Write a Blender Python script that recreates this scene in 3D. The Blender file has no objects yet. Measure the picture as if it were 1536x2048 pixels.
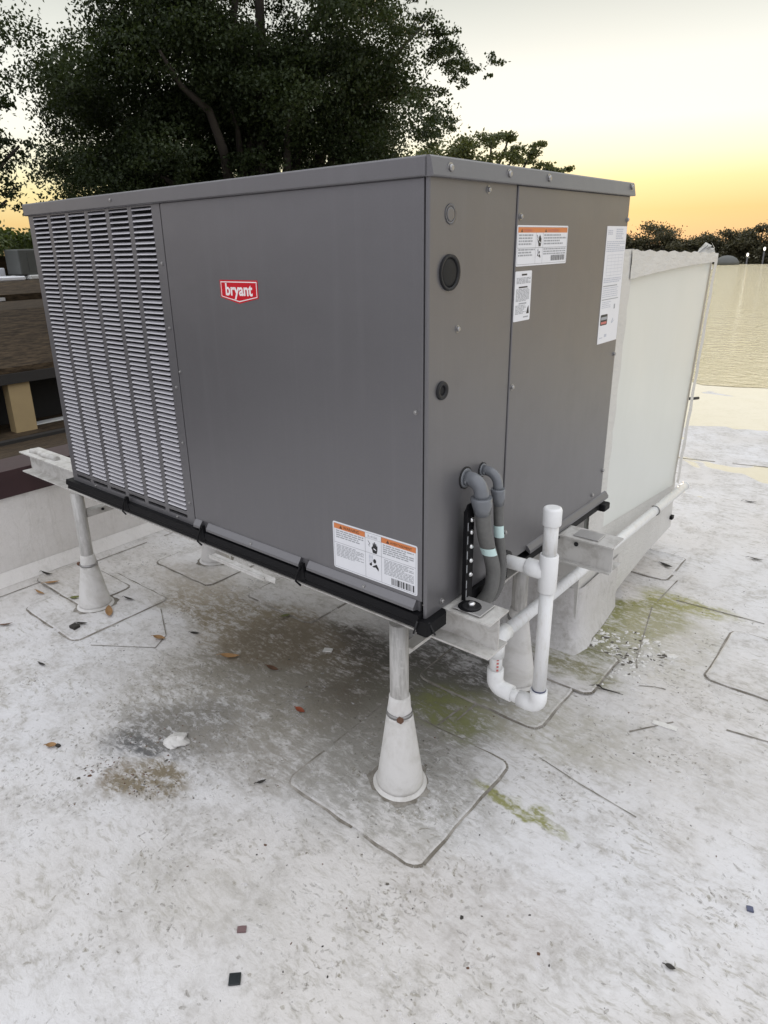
import bpy, bmesh, math, random
import numpy as np
from mathutils import Vector, Matrix

random.seed(7)
RNG = np.random.default_rng(11)
S = bpy.context.scene
COL = S.collection

# ------------------------------------------------------------------ camera
def camera():
    yaw, pitch, roll = 0.70967, 0.339667, -0.024159
    cy, sy, cp, sp = math.cos(yaw), math.sin(yaw), math.cos(pitch), math.sin(pitch)
    fwd = Vector((-sy * cp, cy * cp, -sp))
    right = Vector((cy, sy, 0))
    up = right.cross(fwd)
    r2 = math.cos(roll) * right + math.sin(roll) * up
    u2 = -math.sin(roll) * right + math.cos(roll) * up
    cam = bpy.data.cameras.new('camera')
    cam.sensor_fit = 'VERTICAL'
    cam.sensor_height = 24.0
    cam.lens = 1362.01 / 2048 * 24.0
    cam.shift_x = (768 - 730.46) / 2048
    cam.shift_y = (974.16 - 1024) / 2048
    cam.clip_start = 0.05
    cam.clip_end = 5000
    o = bpy.data.objects.new('camera', cam)
    M = Matrix((r2, u2, -fwd)).transposed().to_4x4()
    M.translation = Vector((0.93271, -1.323147, 1.663604))
    o.matrix_world = M
    COL.objects.link(o)
    S.camera = o
camera()

# ------------------------------------------------------------------ world, sun, exposure
SUN_AZ = Vector((-0.41, 0.912, 0)).normalized()
SUN_EL = math.radians(1.8)

def world():
    w = bpy.data.worlds.new('World')
    S.world = w
    w.use_nodes = True
    nt = w.node_tree
    nt.nodes.clear()
    N = nt.nodes.new
    L = nt.links.new
    out = N('ShaderNodeOutputWorld')
    sky = N('ShaderNodeTexSky')
    sky.sky_type = 'NISHITA'
    sky.sun_disc = False
    sky.sun_elevation = SUN_EL
    sky.sun_rotation = math.atan2(SUN_AZ.x, SUN_AZ.y)
    sky.dust_density = 1.0
    sky.air_density = 1.0
    sky.ozone_density = 1.0
    b1 = N('ShaderNodeBackground')
    b1.inputs['Strength'].default_value = 0.05
    hs = N('ShaderNodeHueSaturation')
    hs.inputs['Saturation'].default_value = 0.8
    hs.inputs['Value'].default_value = 0.08
    L(sky.outputs[0], hs.inputs['Color'])
    L(hs.outputs[0], b1.inputs['Color'])
    # added sky gradient: raised overhead to light the roof, warm towards the sunset
    tc = N('ShaderNodeTexCoord')
    nrm = N('ShaderNodeVectorMath'); nrm.operation = 'NORMALIZE'
    L(tc.outputs['Generated'], nrm.inputs[0])
    sep = N('ShaderNodeSeparateXYZ'); L(nrm.outputs[0], sep.inputs[0])
    def ramp(stops):
        r = N('ShaderNodeValToRGB')
        e = r.color_ramp.elements
        while len(e) < len(stops):
            e.new(0.5)
        for i, (p, c) in enumerate(stops):
            e[i].position = p
            e[i].color = (*c, 1)
        L(sep.outputs['Z'], r.inputs[0])
        return r.outputs[0]
    warm = ramp([(0.0, (.40, .26, .125)), (0.035, (.43, .30, .125)), (0.07, (.48, .405, .20)), (0.10, (.50, .475, .33)), (0.14, (.51, .50, .435)), (0.20, (.47, .47, .43)), (0.30, (.30, .31, .287)), (0.5, (.48, .49, .48)), (1.0, (.78, .79, .82))])
    cool = ramp([(0.0, (.30, .28, .31)), (0.12, (.36, .35, .39)), (0.35, (.52, .53, .57)), (1.0, (.72, .73, .76))])
    dot = N('ShaderNodeVectorMath'); dot.operation = 'DOT_PRODUCT'
    L(nrm.outputs[0], dot.inputs[0])
    dot.inputs[1].default_value = (SUN_AZ.x, SUN_AZ.y, 0.12)
    mr = N('ShaderNodeMapRange'); mr.interpolation_type = 'SMOOTHSTEP'
    mr.inputs['From Min'].default_value = -0.6
    mr.inputs['From Max'].default_value = 0.85
    L(dot.outputs['Value'], mr.inputs[0])
    mx = N('ShaderNodeMix'); mx.data_type = 'RGBA'
    L(mr.outputs[0], mx.inputs[0]); L(cool, mx.inputs[6]); L(warm, mx.inputs[7])
    b2 = N('ShaderNodeBackground')
    b2.inputs['Strength'].default_value = 0.80
    L(mx.outputs[2], b2.inputs['Color'])
    add = N('ShaderNodeAddShader')
    L(b1.outputs[0], add.inputs[0]); L(b2.outputs[0], add.inputs[1])
    L(add.outputs[0], out.inputs[0])
world()

sun = bpy.data.lights.new('sun', 'SUN')
sun.energy = 0.5
sun.angle = math.radians(2.0)
sun.color = (1.0, .80, .55)
so = bpy.data.objects.new('sun', sun)
d = Vector((SUN_AZ.x * math.cos(SUN_EL), SUN_AZ.y * math.cos(SUN_EL), math.sin(SUN_EL)))
so.rotation_euler = d.to_track_quat('Z', 'Y').to_euler()
so.location = (0, 0, 30)
COL.objects.link(so)

S.view_settings.view_transform = 'Standard'
S.view_settings.look = 'None'
S.view_settings.exposure = 1.40
S.view_settings.gamma = 1.0
S.view_settings.use_curve_mapping = False
S.render.engine = 'CYCLES'
S.cycles.max_bounces = 6
S.cycles.use_denoising = True

# ------------------------------------------------------------------ material helpers
class NT:
    def __init__(self, name):
        self.m = bpy.data.materials.new(name)
        self.m.use_nodes = True
        self.t = self.m.node_tree
        self.b = self.t.nodes['Principled BSDF']
        self.pos = self.n('ShaderNodeNewGeometry').outputs['Position']
    def n(self, typ, ins=None, **props):
        x = self.t.nodes.new(typ)
        for k, v in props.items():
            setattr(x, k, v)
        for k, v in (ins or {}).items():
            self.put(x.inputs[k], v)
        return x
    def put(self, sock, v):
        if isinstance(v, bpy.types.NodeSocket):
            self.t.links.new(v, sock)
        elif isinstance(v, (tuple, list)) and len(v) == 3 and sock.type == 'RGBA':
            sock.default_value = (*v, 1)
        else:
            sock.default_value = v
    def math(self, op, a, b=0.0, c=0.0, clamp=False):
        x = self.n('ShaderNodeMath', {0: a, 1: b, 2: c}, operation=op)
        x.use_clamp = clamp
        return x.outputs[0]
    def vec(self, op, a, b=(0, 0, 0)):
        return self.n('ShaderNodeVectorMath', {0: a, 1: b}, operation=op).outputs[0]
    def noise(self, vec, scale, detail=4, rough=.55, dist=0.0, out='Fac'):
        return self.n('ShaderNodeTexNoise', {'Vector': vec, 'Scale': scale, 'Detail': detail, 'Roughness': rough, 'Distortion': dist}).outputs[out]
    def mix(self, f, a, b):
        x = self.n('ShaderNodeMix', data_type='RGBA')
        self.put(x.inputs[0], f); self.put(x.inputs[6], a); self.put(x.inputs[7], b)
        return x.outputs[2]
    def step(self, v, lo, hi, a=0.0, b=1.0):
        return self.n('ShaderNodeMapRange', {0: v, 1: lo, 2: hi, 3: a, 4: b}, interpolation_type='SMOOTHSTEP').outputs[0]
    def bump(self, h, strength=.3, dist=.01, normal=None):
        ins = {'Height': h, 'Strength': strength, 'Distance': dist}
        if normal is not None:
            ins['Normal'] = normal
        return self.n('ShaderNodeBump', ins).outputs[0]
    def set(self, **k):
        names = {'color': 'Base Color', 'rough': 'Roughness', 'metal': 'Metallic', 'normal': 'Normal', 'spec': 'Specular IOR Level', 'alpha': 'Alpha'}
        for a, v in k.items():
            self.put(self.b.inputs[names[a]], v)
        return self.m
    def scaled(self, sc):
        return self.n('ShaderNodeVectorMath', {0: self.pos, 1: sc}, operation='MULTIPLY').outputs[0]

M = {}
def simple(name, col, rough=.5, metal=0.0, var=.06, scale=30, spec=.5, bump=0.0):
    t = NT(name)
    f = t.noise(t.pos, scale, 5)
    lo = tuple(max(0, c * (1 - var * 2)) for c in col)
    hi = tuple(c * (1 + var * 2) for c in col)
    k = dict(color=t.mix(f, lo, hi), rough=t.step(f, 0, 1, rough * .85, min(1, rough * 1.15)), metal=metal, spec=spec)
    if bump:
        k['normal'] = t.bump(f, bump, .003)
    M[name] = t.set(**k)
    return M[name]

def membrane(name, pond=False, wall=False, clean=.60, tone=(.74, .72, .695)):
    t = NT(name)
    p = t.pos
    w1 = t.vec('SUBTRACT', t.noise(p, 2.3, 3, .6, 0, 'Color'), (.5, .5, .5))
    w2 = t.vec('SUBTRACT', t.noise(p, 11, 3, .6, 0, 'Color'), (.5, .5, .5))
    wp = t.vec('ADD', p, t.n('ShaderNodeVectorMath', {0: w1, 3: .34}, operation='SCALE').outputs[0])
    wp = t.vec('ADD', wp, t.n('ShaderNodeVectorMath', {0: w2, 3: .10}, operation='SCALE').outputs[0])
    big = t.noise(p, .9, 3, .5)
    mid = t.noise(p, 5.5, 8, .66, .3)
    fine = t.noise(p, 30, 8, .72, .3)
    tiny = t.noise(p, 85, 5, .70, .6)
    grain = t.noise(p, 240, 3, .6)
    sp_ = t.vec('ADD', p, t.n('ShaderNodeVectorMath', {0: w2, 3: .05}, operation='SCALE').outputs[0])
    st1 = t.noise(t.n('ShaderNodeMapping', {'Vector': sp_, 'Rotation': (0, 0, .6), 'Scale': (13, 44, 1)}).outputs[0], 1.0, 7, .72, .25)
    st2 = t.noise(t.n('ShaderNodeMapping', {'Vector': sp_, 'Rotation': (0, 0, -.75), 'Scale': (15, 50, 1)}).outputs[0], 1.0, 7, .72, .25)
    zone = t.step(t.noise(p, 2.0, 5, .6, .3), .36, .64)
    col = t.mix(t.step(big, .35, .65), (.660, .655, .662), (.610, .588, .566))
    # cloudy grime
    col = t.mix(t.math('MULTIPLY', t.step(mid, .42, .66), .20), col, (.43, .41, .375))
    g1 = t.math('MULTIPLY', t.step(mid, .44, .64), t.step(fine, .40, .62))
    col = t.mix(t.math('MULTIPLY', g1, .55), col, (.33, .31, .28))
    # smeared strokes in two directions
    for sn, k in ((st1, .80), (st2, .72)):
        m_ = t.math('MULTIPLY', t.step(sn, .52, .68), t.math('ADD', t.math('MULTIPLY', zone, .75), .25))
        col = t.mix(t.math('MULTIPLY', m_, k), col, (.32, .30, .25))
    # dark flecks
    g2m = t.math('MULTIPLY', t.step(fine, .56, .70), t.step(t.noise(p, 3.1, 5, .6), .40, .58))
    col = t.mix(t.math('MULTIPLY', g2m, .62), col, (.23, .215, .185))
    g3 = t.math('MULTIPLY', t.step(tiny, .58, .70), t.step(t.noise(p, 6.3, 4), .42, .58))
    col = t.mix(t.math('MULTIPLY', g3, .62), col, (.22, .21, .18))
    # curly scuffs left by brushed coating and feet
    for sc, di, wd, st, mk in ((6.0, .5, .008, .22, 2.6), (15.0, .6, .012, .20, 4.3)):
        r = t.noise(t.vec('ADD', p, (sc, 2.7 * sc, 0)), sc, 2, .5, di)
        r = t.math('ABSOLUTE', t.math('SUBTRACT', r, .5))
        line = t.step(r, 0, wd, 1, 0)
        line = t.math('MULTIPLY', line, t.step(t.noise(t.vec('ADD', p, (3 * sc, 0, 0)), mk, 5, .65), .47, .60))
        line = t.math('MULTIPLY', line, t.step(t.noise(t.vec('ADD', p, (0, 5 * sc, 0)), sc * 1.5, 3, .6), .44, .56))
        col = t.mix(t.math('MULTIPLY', line, st), col, (.27, .25, .22))
    # paler scraped spots
    pale = t.math('MULTIPLY', t.step(t.noise(p, 18, 6, .7, .6), .55, .70), .40)
    col = t.mix(pale, col, (.74, .73, .73))
    if wall:
        col = t.mix(clean, col, tone)
    if not wall:
        # stains, those under the unit also painting its contact shadow: centre, radii, turn, colour, strength, break-up
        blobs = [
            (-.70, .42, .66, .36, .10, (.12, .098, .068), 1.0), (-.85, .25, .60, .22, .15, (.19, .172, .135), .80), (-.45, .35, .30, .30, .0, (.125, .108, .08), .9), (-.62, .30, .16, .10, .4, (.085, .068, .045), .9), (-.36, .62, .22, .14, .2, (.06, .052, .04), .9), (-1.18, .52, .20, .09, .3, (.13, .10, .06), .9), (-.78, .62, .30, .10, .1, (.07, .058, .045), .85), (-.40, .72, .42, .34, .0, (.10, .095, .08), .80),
            (-.30, .50, .30, .22, .0, (.17, .17, .13), .55), (-.60, .10, .55, .30, .2, (.23, .215, .18), .60),
            (-.97, -.22, .24, .20, .5, (.105, .105, .105), 1.0), (-1.02, .00, .55, .30, .3, (.26, .24, .20), .58),
            (-1.40, .47, .60, .24, .05, (.24, .20, .135), .9), (-1.10, .42, .27, .18, .4, (.16, .13, .09), .9),
            (-.83, -.45, .15, .10, .7, (.20, .165, .11), .95), (-.95, -.50, .05, .08, .3, (.20, .16, .11), .7),
            (-.66, -.14, .34, .16, .4, (.30, .28, .25), .55), (-.19, .12, .36, .34, .0, (.29, .28, .255), .72),
            (.09, 1.60, .17, .36, -.15, (.20, .20, .055), 1.0), (.22, 1.88, .26, .10, .1, (.28, .27, .09), .80),
            (.02, 1.25, .20, .14, .2, (.16, .16, .07), .85), (-.02, 1.04, .22, .10, .1, (.20, .19, .09), .75),
            (.18, .262, .17, .030, .06, (.25, .25, .10), 1.0), (-.24, .49, .20, .15, .2, (.19, .20, .08), .9),
            (.10, .64, .34, .20, .3, (.37, .35, .28), .55), (.24, 1.45, .26, .34, .0, (.42, .40, .33), .45),
            (.55, .75, .40, .20, .2, (.46, .44, .41), .40), (-.35, -.55, .30, .12, .4, (.43, .41, .37), .40),
            (.30, -.15, .30, .18, .5, (.45, .42, .40), .35), (-1.9, .55, .40, .15, .0, (.40, .36, .30), .5),
            (-2.35, .15, .3, .2, .0, (.42, .39, .34), .35),
        ]
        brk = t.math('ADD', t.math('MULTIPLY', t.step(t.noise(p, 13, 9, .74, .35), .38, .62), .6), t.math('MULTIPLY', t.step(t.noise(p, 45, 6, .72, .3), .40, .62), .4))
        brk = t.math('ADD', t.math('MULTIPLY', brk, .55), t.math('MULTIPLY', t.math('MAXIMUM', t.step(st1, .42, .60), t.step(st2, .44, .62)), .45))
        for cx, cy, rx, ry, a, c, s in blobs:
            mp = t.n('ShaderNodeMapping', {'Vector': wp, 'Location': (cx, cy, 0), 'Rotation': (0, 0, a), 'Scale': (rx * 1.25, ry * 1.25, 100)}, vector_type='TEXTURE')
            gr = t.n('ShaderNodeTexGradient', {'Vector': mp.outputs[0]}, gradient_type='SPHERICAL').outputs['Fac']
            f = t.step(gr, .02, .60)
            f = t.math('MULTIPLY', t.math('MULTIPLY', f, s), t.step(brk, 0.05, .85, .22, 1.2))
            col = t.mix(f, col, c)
    sep = t.n('ShaderNodeSeparateXYZ', {0: p})
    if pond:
        col = t.mix(.82, col, (.86, .73, .40))  # yellow sky reflection painted into the water's base colour
        rip = t.noise(t.scaled((2.0, 3.2, 1)), 1.9, 4, .6, 1.0)
        rip2 = t.noise(t.scaled((1.5, 3.0, 1)), 7, 3, .5)
        nb = t.bump(t.math('ADD', rip, t.math('MULTIPLY', rip2, .45)), .55, .16)
        M[name] = t.set(color=col, rough=.06, spec=1.0, normal=nb)
        t.b.inputs['IOR'].default_value = 1.55
        return
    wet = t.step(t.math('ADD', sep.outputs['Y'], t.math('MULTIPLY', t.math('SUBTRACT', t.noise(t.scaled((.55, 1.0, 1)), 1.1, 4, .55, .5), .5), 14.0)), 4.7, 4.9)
    if wall:
        wet = 0.0
    rough = t.mix(wet, t.n('ShaderNodeCombineColor', {0: .62, 1: .62, 2: .62}).outputs[0], t.n('ShaderNodeCombineColor', {0: .07, 1: .07, 2: .07}).outputs[0])
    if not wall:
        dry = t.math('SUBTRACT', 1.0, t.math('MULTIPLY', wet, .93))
        col = t.mix(t.math('MULTIPLY', wet, .75), col, (.76, .67, .45))  # golden sky sheen on the wet roof put into its base colour
    else:
        dry = 1.0
    h = t.math('ADD', t.math('MULTIPLY', fine, 1.0), t.math('ADD', t.math('MULTIPLY', st1, .8), t.math('MULTIPLY', grain, .2)))
    nb = t.bump(mid, t.math('MULTIPLY', dry, .45), .022)
    nb = t.bump(h, t.math('MULTIPLY', dry, .55), .0045, nb)
    M[name] = t.set(color=col, rough=rough, spec=.5, normal=nb)

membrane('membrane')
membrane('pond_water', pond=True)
membrane('membrane_wall', wall=True)
membrane('membrane_curb', wall=True, clean=.30, tone=(.50, .49, .465))

def painted_metal(name, col, rough=.42, rg=.35):
    t = NT(name)
    f = t.noise(t.pos, 260, 2, .6)
    l = t.noise(t.pos, 3.0, 4, .6)
    lo = tuple(c * .90 for c in col); hi = tuple(c * 1.08 for c in col)
    c = t.mix(t.math('ADD', t.math('MULTIPLY', f, .6), t.math('MULTIPLY', l, .4)), lo, hi)
    streak = t.noise(t.scaled((26, 26, .7)), 1.0, 5, .65)
    dust = t.noise(t.pos, 7, 7, .7)
    c = t.mix(t.math('MULTIPLY', t.step(streak, .50, .72), .05), c, tuple(min(1, q * 1.7 + .03) for q in col))
    c = t.mix(t.math('MULTIPLY', t.step(dust, .52, .75), .10), c, tuple(q * .62 for q in col))
    rough = t.step(t.math('ADD', t.math('MULTIPLY', streak, .5), t.math('MULTIPLY', dust, .5)), .3, .7, rough * .94, rough * 1.08)
    h = t.noise(t.pos, 420, 2, .5)
    wav = t.noise(t.pos, 2.6, 3, .5)
    nb = t.bump(wav, .16, .03)
    nb = t.bump(h, .12, .0008, nb)
    M[name] = t.set(color=c, rough=rough, metal=rg, spec=.5, normal=nb)
painted_metal('unit_grey', (.172, .169, .177), .37, .50)
painted_metal('slat_grey', (.54, .53, .56), .34, .25)
painted_metal('galvanised', (.46, .45, .44), .42, .55)

def post_metal():
    t = NT('weathered_aluminium')
    s = t.noise(t.scaled((30, 30, 4)), 3, 6, .65)
    f = t.noise(t.pos, 60, 5, .6)
    c = t.mix(t.step(s, .35, .7), (.50, .49, .47), (.34, .33, .31))
    c = t.mix(t.math('MULTIPLY', t.step(f, .55, .75), .5), c, (.60, .59, .57))
    M['weathered_aluminium'] = t.set(color=c, rough=.55, metal=.25, spec=.5, normal=t.bump(f, .15, .002))
post_metal()

def beam_paint():
    t = NT('beam_paint')
    s = t.noise(t.pos, 22, 7, .68, .5)
    c = t.mix(t.step(s, .40, .70), (.56, .55, .525), (.40, .385, .355))
    e = t.step(t.noise(t.pos, 6, 6, .7), .55, .75)
    c = t.mix(t.math('MULTIPLY', e, .45), c, (.27, .245, .20))
    M['beam_paint'] = t.set(color=c, rough=.6, spec=.4, normal=t.bump(s, .2, .002))
beam_paint()

def boot():
    t = NT('boot_coating')
    f = t.noise(t.pos, 130, 4, .7)
    l = t.noise(t.pos, 9, 6, .65, .5)
    c = t.mix(t.step(l, .4, .75), (.66, .65, .63), (.50, .485, .45))
    c = t.mix(t.math('MULTIPLY', t.step(f, .62, .75), .35), c, (.36, .35, .32))
    M['boot_coating'] = t.set(color=c, rough=.75, spec=.3, normal=t.bump(f, .35, .002))
boot()

def pvc():
    t = NT('white_pvc')
    l = t.noise(t.scaled((20, 20, 5)), 3, 6, .7)
    f = t.noise(t.pos, 90, 4, .65)
    c = t.mix(t.step(l, .45, .8), (.76, .765, .76), (.62, .60, .55))
    c = t.mix(t.math('MULTIPLY', t.step(f, .66, .74), .5), c, (.40, .36, .30))
    M['white_pvc'] = t.set(color=c, rough=.38, spec=.5)
pvc()
simple('white_fitting', (.80, .805, .80), .30, var=.03)
simple('black_plastic', (.006, .006, .007), .55, var=.1, spec=.18)
simple('dark_cavity', (.006, .006, .007), .7, var=.1)
simple('rubber', (.018, .018, .019), .5, spec=.3)
simple('plug_grey', (.016, .016, .016), .6, scale=120, var=.3, spec=.25)
simple('screw_metal', (.34, .335, .33), .32, .75)
simple('bright_bolt', (.75, .75, .75), .22, .9)
simple('rust', (.12, .06, .035), .8, var=.25, scale=90)
simple('elbow_grey', (.16, .17, .185), .22, var=.05)
simple('hose_grey', (.125, .125, .120), .55, var=.15, scale=80, bump=.2)
simple('mint_label', (.60, .78, .76), .4, var=.04)
simple('sticker_white', (.74, .75, .78), .35, var=.02)
simple('sticker_orange', (.62, .20, .06), .4, var=.10, scale=14)
simple('ink_black', (.015, .015, .017), .5, var=.1)
simple('ink_grey', (.34, .35, .37), .5, var=.12, scale=200)
simple('ink_pale', (.50, .52, .58), .5, var=.08, scale=200)
simple('ink_red', (.55, .16, .14), .5)
simple('logo_red', (.55, .003, .016), .3, var=.03)
simple('logo_white', (.86, .80, .80), .35, var=.02)
simple('dirt', (.10, .09, .075), .85, var=.35, scale=40)
def dirt_bead():
    t = NT('dirt_bead')
    f = t.noise(t.pos, 16, 6, .7)
    g = t.noise(t.pos, 3, 3, .6)
    k = t.math('ADD', t.math('MULTIPLY', f, .6), t.math('MULTIPLY', g, .4))
    M['dirt_bead'] = t.set(color=t.mix(t.step(k, .33, .62), (.38, .36, .33), (.15, .135, .11)), rough=.85, spec=.2)
dirt_bead()
simple('bark', (.05, .042, .034), .9, var=.3, scale=9, bump=.6)
simple('maroon_coping', (.035, .014, .016), .5, var=.15, scale=6)
simple('cream_paint', (.36, .27, .14), .7, var=.06, scale=8)
simple('white_trim', (.66, .67, .66), .6, var=.05, scale=3)
simple('dark_wall', (.022, .020, .018), .8, var=.2, scale=2)
simple('green_glass', (.02, .07, .05), .12, var=.1)
simple('bright_flashing', (.82, .84, .88), .35, var=.03)
simple('far_grey', (.085, .09, .085), .6, var=.1, scale=3)
simple('earth', (.05, .055, .03), .95, var=.35, scale=.4)
simple('dark_red_plant', (.09, .01, .012), .7, var=.3)
simple('clear_plastic', (.72, .72, .68), .25, var=.05)
simple('lamp_post', (.10, .10, .10), .6)
simple('tile_dark', (.005, .010, .012), .25, var=.2)
simple('leaf_tan', (.30, .17, .07), .7, var=.3, scale=60)
simple('leaf_brown', (.11, .055, .03), .75, var=.3, scale=60)
simple('leaf_red', (.22, .05, .02), .7, var=.3, scale=60)
simple('leaf_dark', (.025, .022, .018), .7, var=.3, scale=60)
simple('leaf_green', (.13, .14, .04), .7, var=.3, scale=60)
simple('pale_flake', (.66, .65, .62), .7, var=.1, scale=60)
simple('blue_chip', (.07, .08, .14), .4)
simple('mauve_chip', (.16, .10, .10), .7)

def lamp_glow():
    t = NT('lamp_glow')
    t.b.inputs['Emission Color'].default_value = (1, .93, .8, 1)
    t.b.inputs['Emission Strength'].default_value = .8
    M['lamp_glow'] = t.m
lamp_glow()

def wrap(name, tape=False):
    t = NT(name)
    f = t.noise(t.scaled((1, 3, 1.2)), 2.2, 4, .6, .4)
    h = t.noise(t.pos, 90, 3, .6)
    if tape:
        c = t.mix(f, (.52, .51, .48), (.66, .65, .62))
        wr = t.noise(t.scaled((3, 8, 26)), 2.0, 4, .6, .6)
        nb = t.bump(wr, .5, .01)
        M[name] = t.set(color=c, rough=.42, spec=.5, normal=nb)
    else:
        c = t.mix(f, (.63, .65, .605), (.69, .705, .67))
        nb = t.bump(t.noise(t.pos, 1.6, 2, .5), .35, .05)
        nb = t.bump(h, .06, .001, nb)
        M[name] = t.set(color=c, rough=.34, spec=.6, normal=nb)
wrap('duct_wrap'); wrap('duct_tape', True)

def shingle():
    t = NT('brown_shingle')
    sep = t.n('ShaderNodeSeparateXYZ', {0: t.pos})
    rows = t.n('ShaderNodeTexWave', {'Vector': t.scaled((1, .02, 1.6)), 'Scale': 1.1, 'Distortion': 6.0, 'Detail': 4, 'Detail Scale': 6}, wave_type='BANDS', bands_direction='X').outputs['Fac']
    f = t.noise(t.scaled((5, 1.2, 5)), 4, 6, .7)
    c = t.mix(t.step(f, .35, .65), (.022, .016, .010), (.082, .058, .035))
    c = t.mix(t.math('MULTIPLY', t.step(rows, .6, 1), .18), c, (.035, .025, .018))
    M['brown_shingle'] = t.set(color=c, rough=.9, spec=.2, normal=t.bump(f, .4, .02))
shingle()

def leaf(name, lo, hi, trans):
    t = NT(name)
    f = t.noise(t.pos, 1.1, 3, .6)
    g = t.noise(t.pos, 17, 2, .6)
    k = t.math('ADD', t.math('MULTIPLY', f, .5), t.math('MULTIPLY', g, .5))
    c = t.mix(t.step(k, .35, .65), lo, hi)
    t.set(color=c, rough=.55, spec=.35)
    tr = t.n('ShaderNodeBsdfTranslucent', {'Color': t.mix(.5, c, (hi[0] * 2.0, hi[1] * 1.9, hi[2] * .8))})
    ms = t.n('ShaderNodeMixShader', {0: trans, 1: t.b.outputs[0], 2: tr.outputs[0]})
    t.t.links.new(ms.outputs[0], t.t.nodes['Material Output'].inputs['Surface'])
    M[name] = t.m
leaf('foliage', (.016, .027, .010), (.040, .058, .019), .28)
leaf('foliage_light', (.045, .060, .022), (.10, .115, .045), .30)
leaf('foliage_hedge', (.030, .050, .014), (.075, .100, .025), .25)
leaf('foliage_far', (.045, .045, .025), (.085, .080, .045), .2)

# ------------------------------------------------------------------ mesh helpers
class MB:
    def __init__(self):
        self.v, self.f, self.mi, self.sm = [], [], [], []
    def add(self, vs, fs, mi=0, smooth=False):
        b = len(self.v)
        self.v += [tuple(x) for x in vs]
        for f in fs:
            self.f.append(tuple(i + b for i in f)); self.mi.append(mi); self.sm.append(smooth)
    def box(self, a, b, mi=0):
        x0, y0, z0 = a; x1, y1, z1 = b
        self.add([(x0, y0, z0), (x1, y0, z0), (x1, y1, z0), (x0, y1, z0), (x0, y0, z1), (x1, y0, z1), (x1, y1, z1), (x0, y1, z1)],
                 [(0, 3, 2, 1), (4, 5, 6, 7), (0, 1, 5, 4), (1, 2, 6, 5), (2, 3, 7, 6), (3, 0, 4, 7)], mi)
    def bbox(self, a, b, r=.004, seg=2, mi=0):
        bm = bmesh.new()
        bmesh.ops.create_cube(bm, size=1)
        for v in bm.verts:
            v.co = Vector([(a[i] + b[i]) / 2 + v.co[i] * (b[i] - a[i]) for i in range(3)])
        bmesh.ops.bevel(bm, geom=bm.edges[:], offset=r, segments=seg, affect='EDGES', profile=.5)
        bm.verts.index_update()
        self.add([v.co for v in bm.verts], [[v.index for v in f.verts] for f in bm.faces], mi)
        bm.free()
    def tube(self, path, r, n=14, mi=0, cap=True, ripple=None):
        path = [Vector(p) for p in path]
        k = len(path)
        rs = r if isinstance(r, (list, tuple)) else [r] * k
        tang = []
        for i in range(k):
            a = path[max(0, i - 1)]; b = path[min(k - 1, i + 1)]
            tang.append((b - a).normalized() if (b - a).length > 1e-9 else Vector((0, 0, 1)))
        up = Vector((0, 0, 1)) if abs(tang[0].z) < .9 else Vector((1, 0, 0))
        nx = tang[0].cross(up).normalized()
        vs = []
        for i in range(k):
            nx = (nx - tang[i] * nx.dot(tang[i])).normalized()
            ny = tang[i].cross(nx)
            for j in range(n):
                a = 2 * math.pi * j / n
                rr = rs[i] * (1 + (ripple(i, j) if ripple else 0))
                vs.append(path[i] + nx * math.cos(a) * rr + ny * math.sin(a) * rr)
        fs = []
        for i in range(k - 1):
            for j in range(n):
                j2 = (j + 1) % n
                fs.append((i * n + j, i * n + j2, (i + 1) * n + j2, (i + 1) * n + j))
        self.add(vs, fs, mi, True)
        if cap:
            b = len(self.v) - k * n
            self.f.append(tuple(b + j for j in range(n - 1, -1, -1))); self.mi.append(mi); self.sm.append(False)
            self.f.append(tuple(b + (k - 1) * n + j for j in range(n))); self.mi.append(mi); self.sm.append(False)
    def cyl(self, p0, p1, r0, r1=None, n=20, mi=0):
        self.tube([p0, p1], [r0, r0 if r1 is None else r1], n, mi)
    def prism(self, poly, ext, mi=0):
        """poly: 3-D outline, ext: extrusion vector"""
        k = len(poly); e = Vector(ext)
        vs = [Vector(p) for p in poly] + [Vector(p) + e for p in poly]
        fs = [tuple(range(k - 1, -1, -1)), tuple(range(k, 2 * k))]
        fs += [(i, (i + 1) % k, k + (i + 1) % k, k + i) for i in range(k)]
        self.add(vs, fs, mi)
    def poly(self, pts, mi=0):
        self.add(pts, [tuple(range(len(pts)))], mi)
    def build(self, name, mats, parent=None, origin=None, fixnormals=True, **props):
        me = bpy.data.meshes.new(name)
        og = Vector(origin) if origin is not None else (Vector(parent['_o']) if parent is not None and '_o' in parent else Vector((0, 0, 0)))
        me.from_pydata([Vector(v) - og for v in self.v], [], self.f)
        if isinstance(mats, str):
            mats = [mats]
        for m in mats:
            me.materials.append(M[m])
        me.polygons.foreach_set('material_index', self.mi)
        me.polygons.foreach_set('use_smooth', self.sm)
        if fixnormals:
            bm = bmesh.new(); bm.from_mesh(me)
            bmesh.ops.recalc_face_normals(bm, faces=bm.faces[:])
            bm.to_mesh(me); bm.free()
        me.update()
        o = bpy.data.objects.new(name, me)
        COL.objects.link(o)
        if parent is not None:
            o.parent = parent
            o['_o'] = list(og)
        else:
            o.location = og
            o['_o'] = list(og)
        for k, v in props.items():
            o[k] = v
        return o

def arc(center, a, b, n=8):
    """quarter-ish arc: center + a*cos + b*sin, a->b"""
    c, a, b = Vector(center), Vector(a), Vector(b)
    return [c + a * math.cos(t * math.pi / 2 / n) + b * math.sin(t * math.pi / 2 / n) for t in range(n + 1)]

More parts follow.
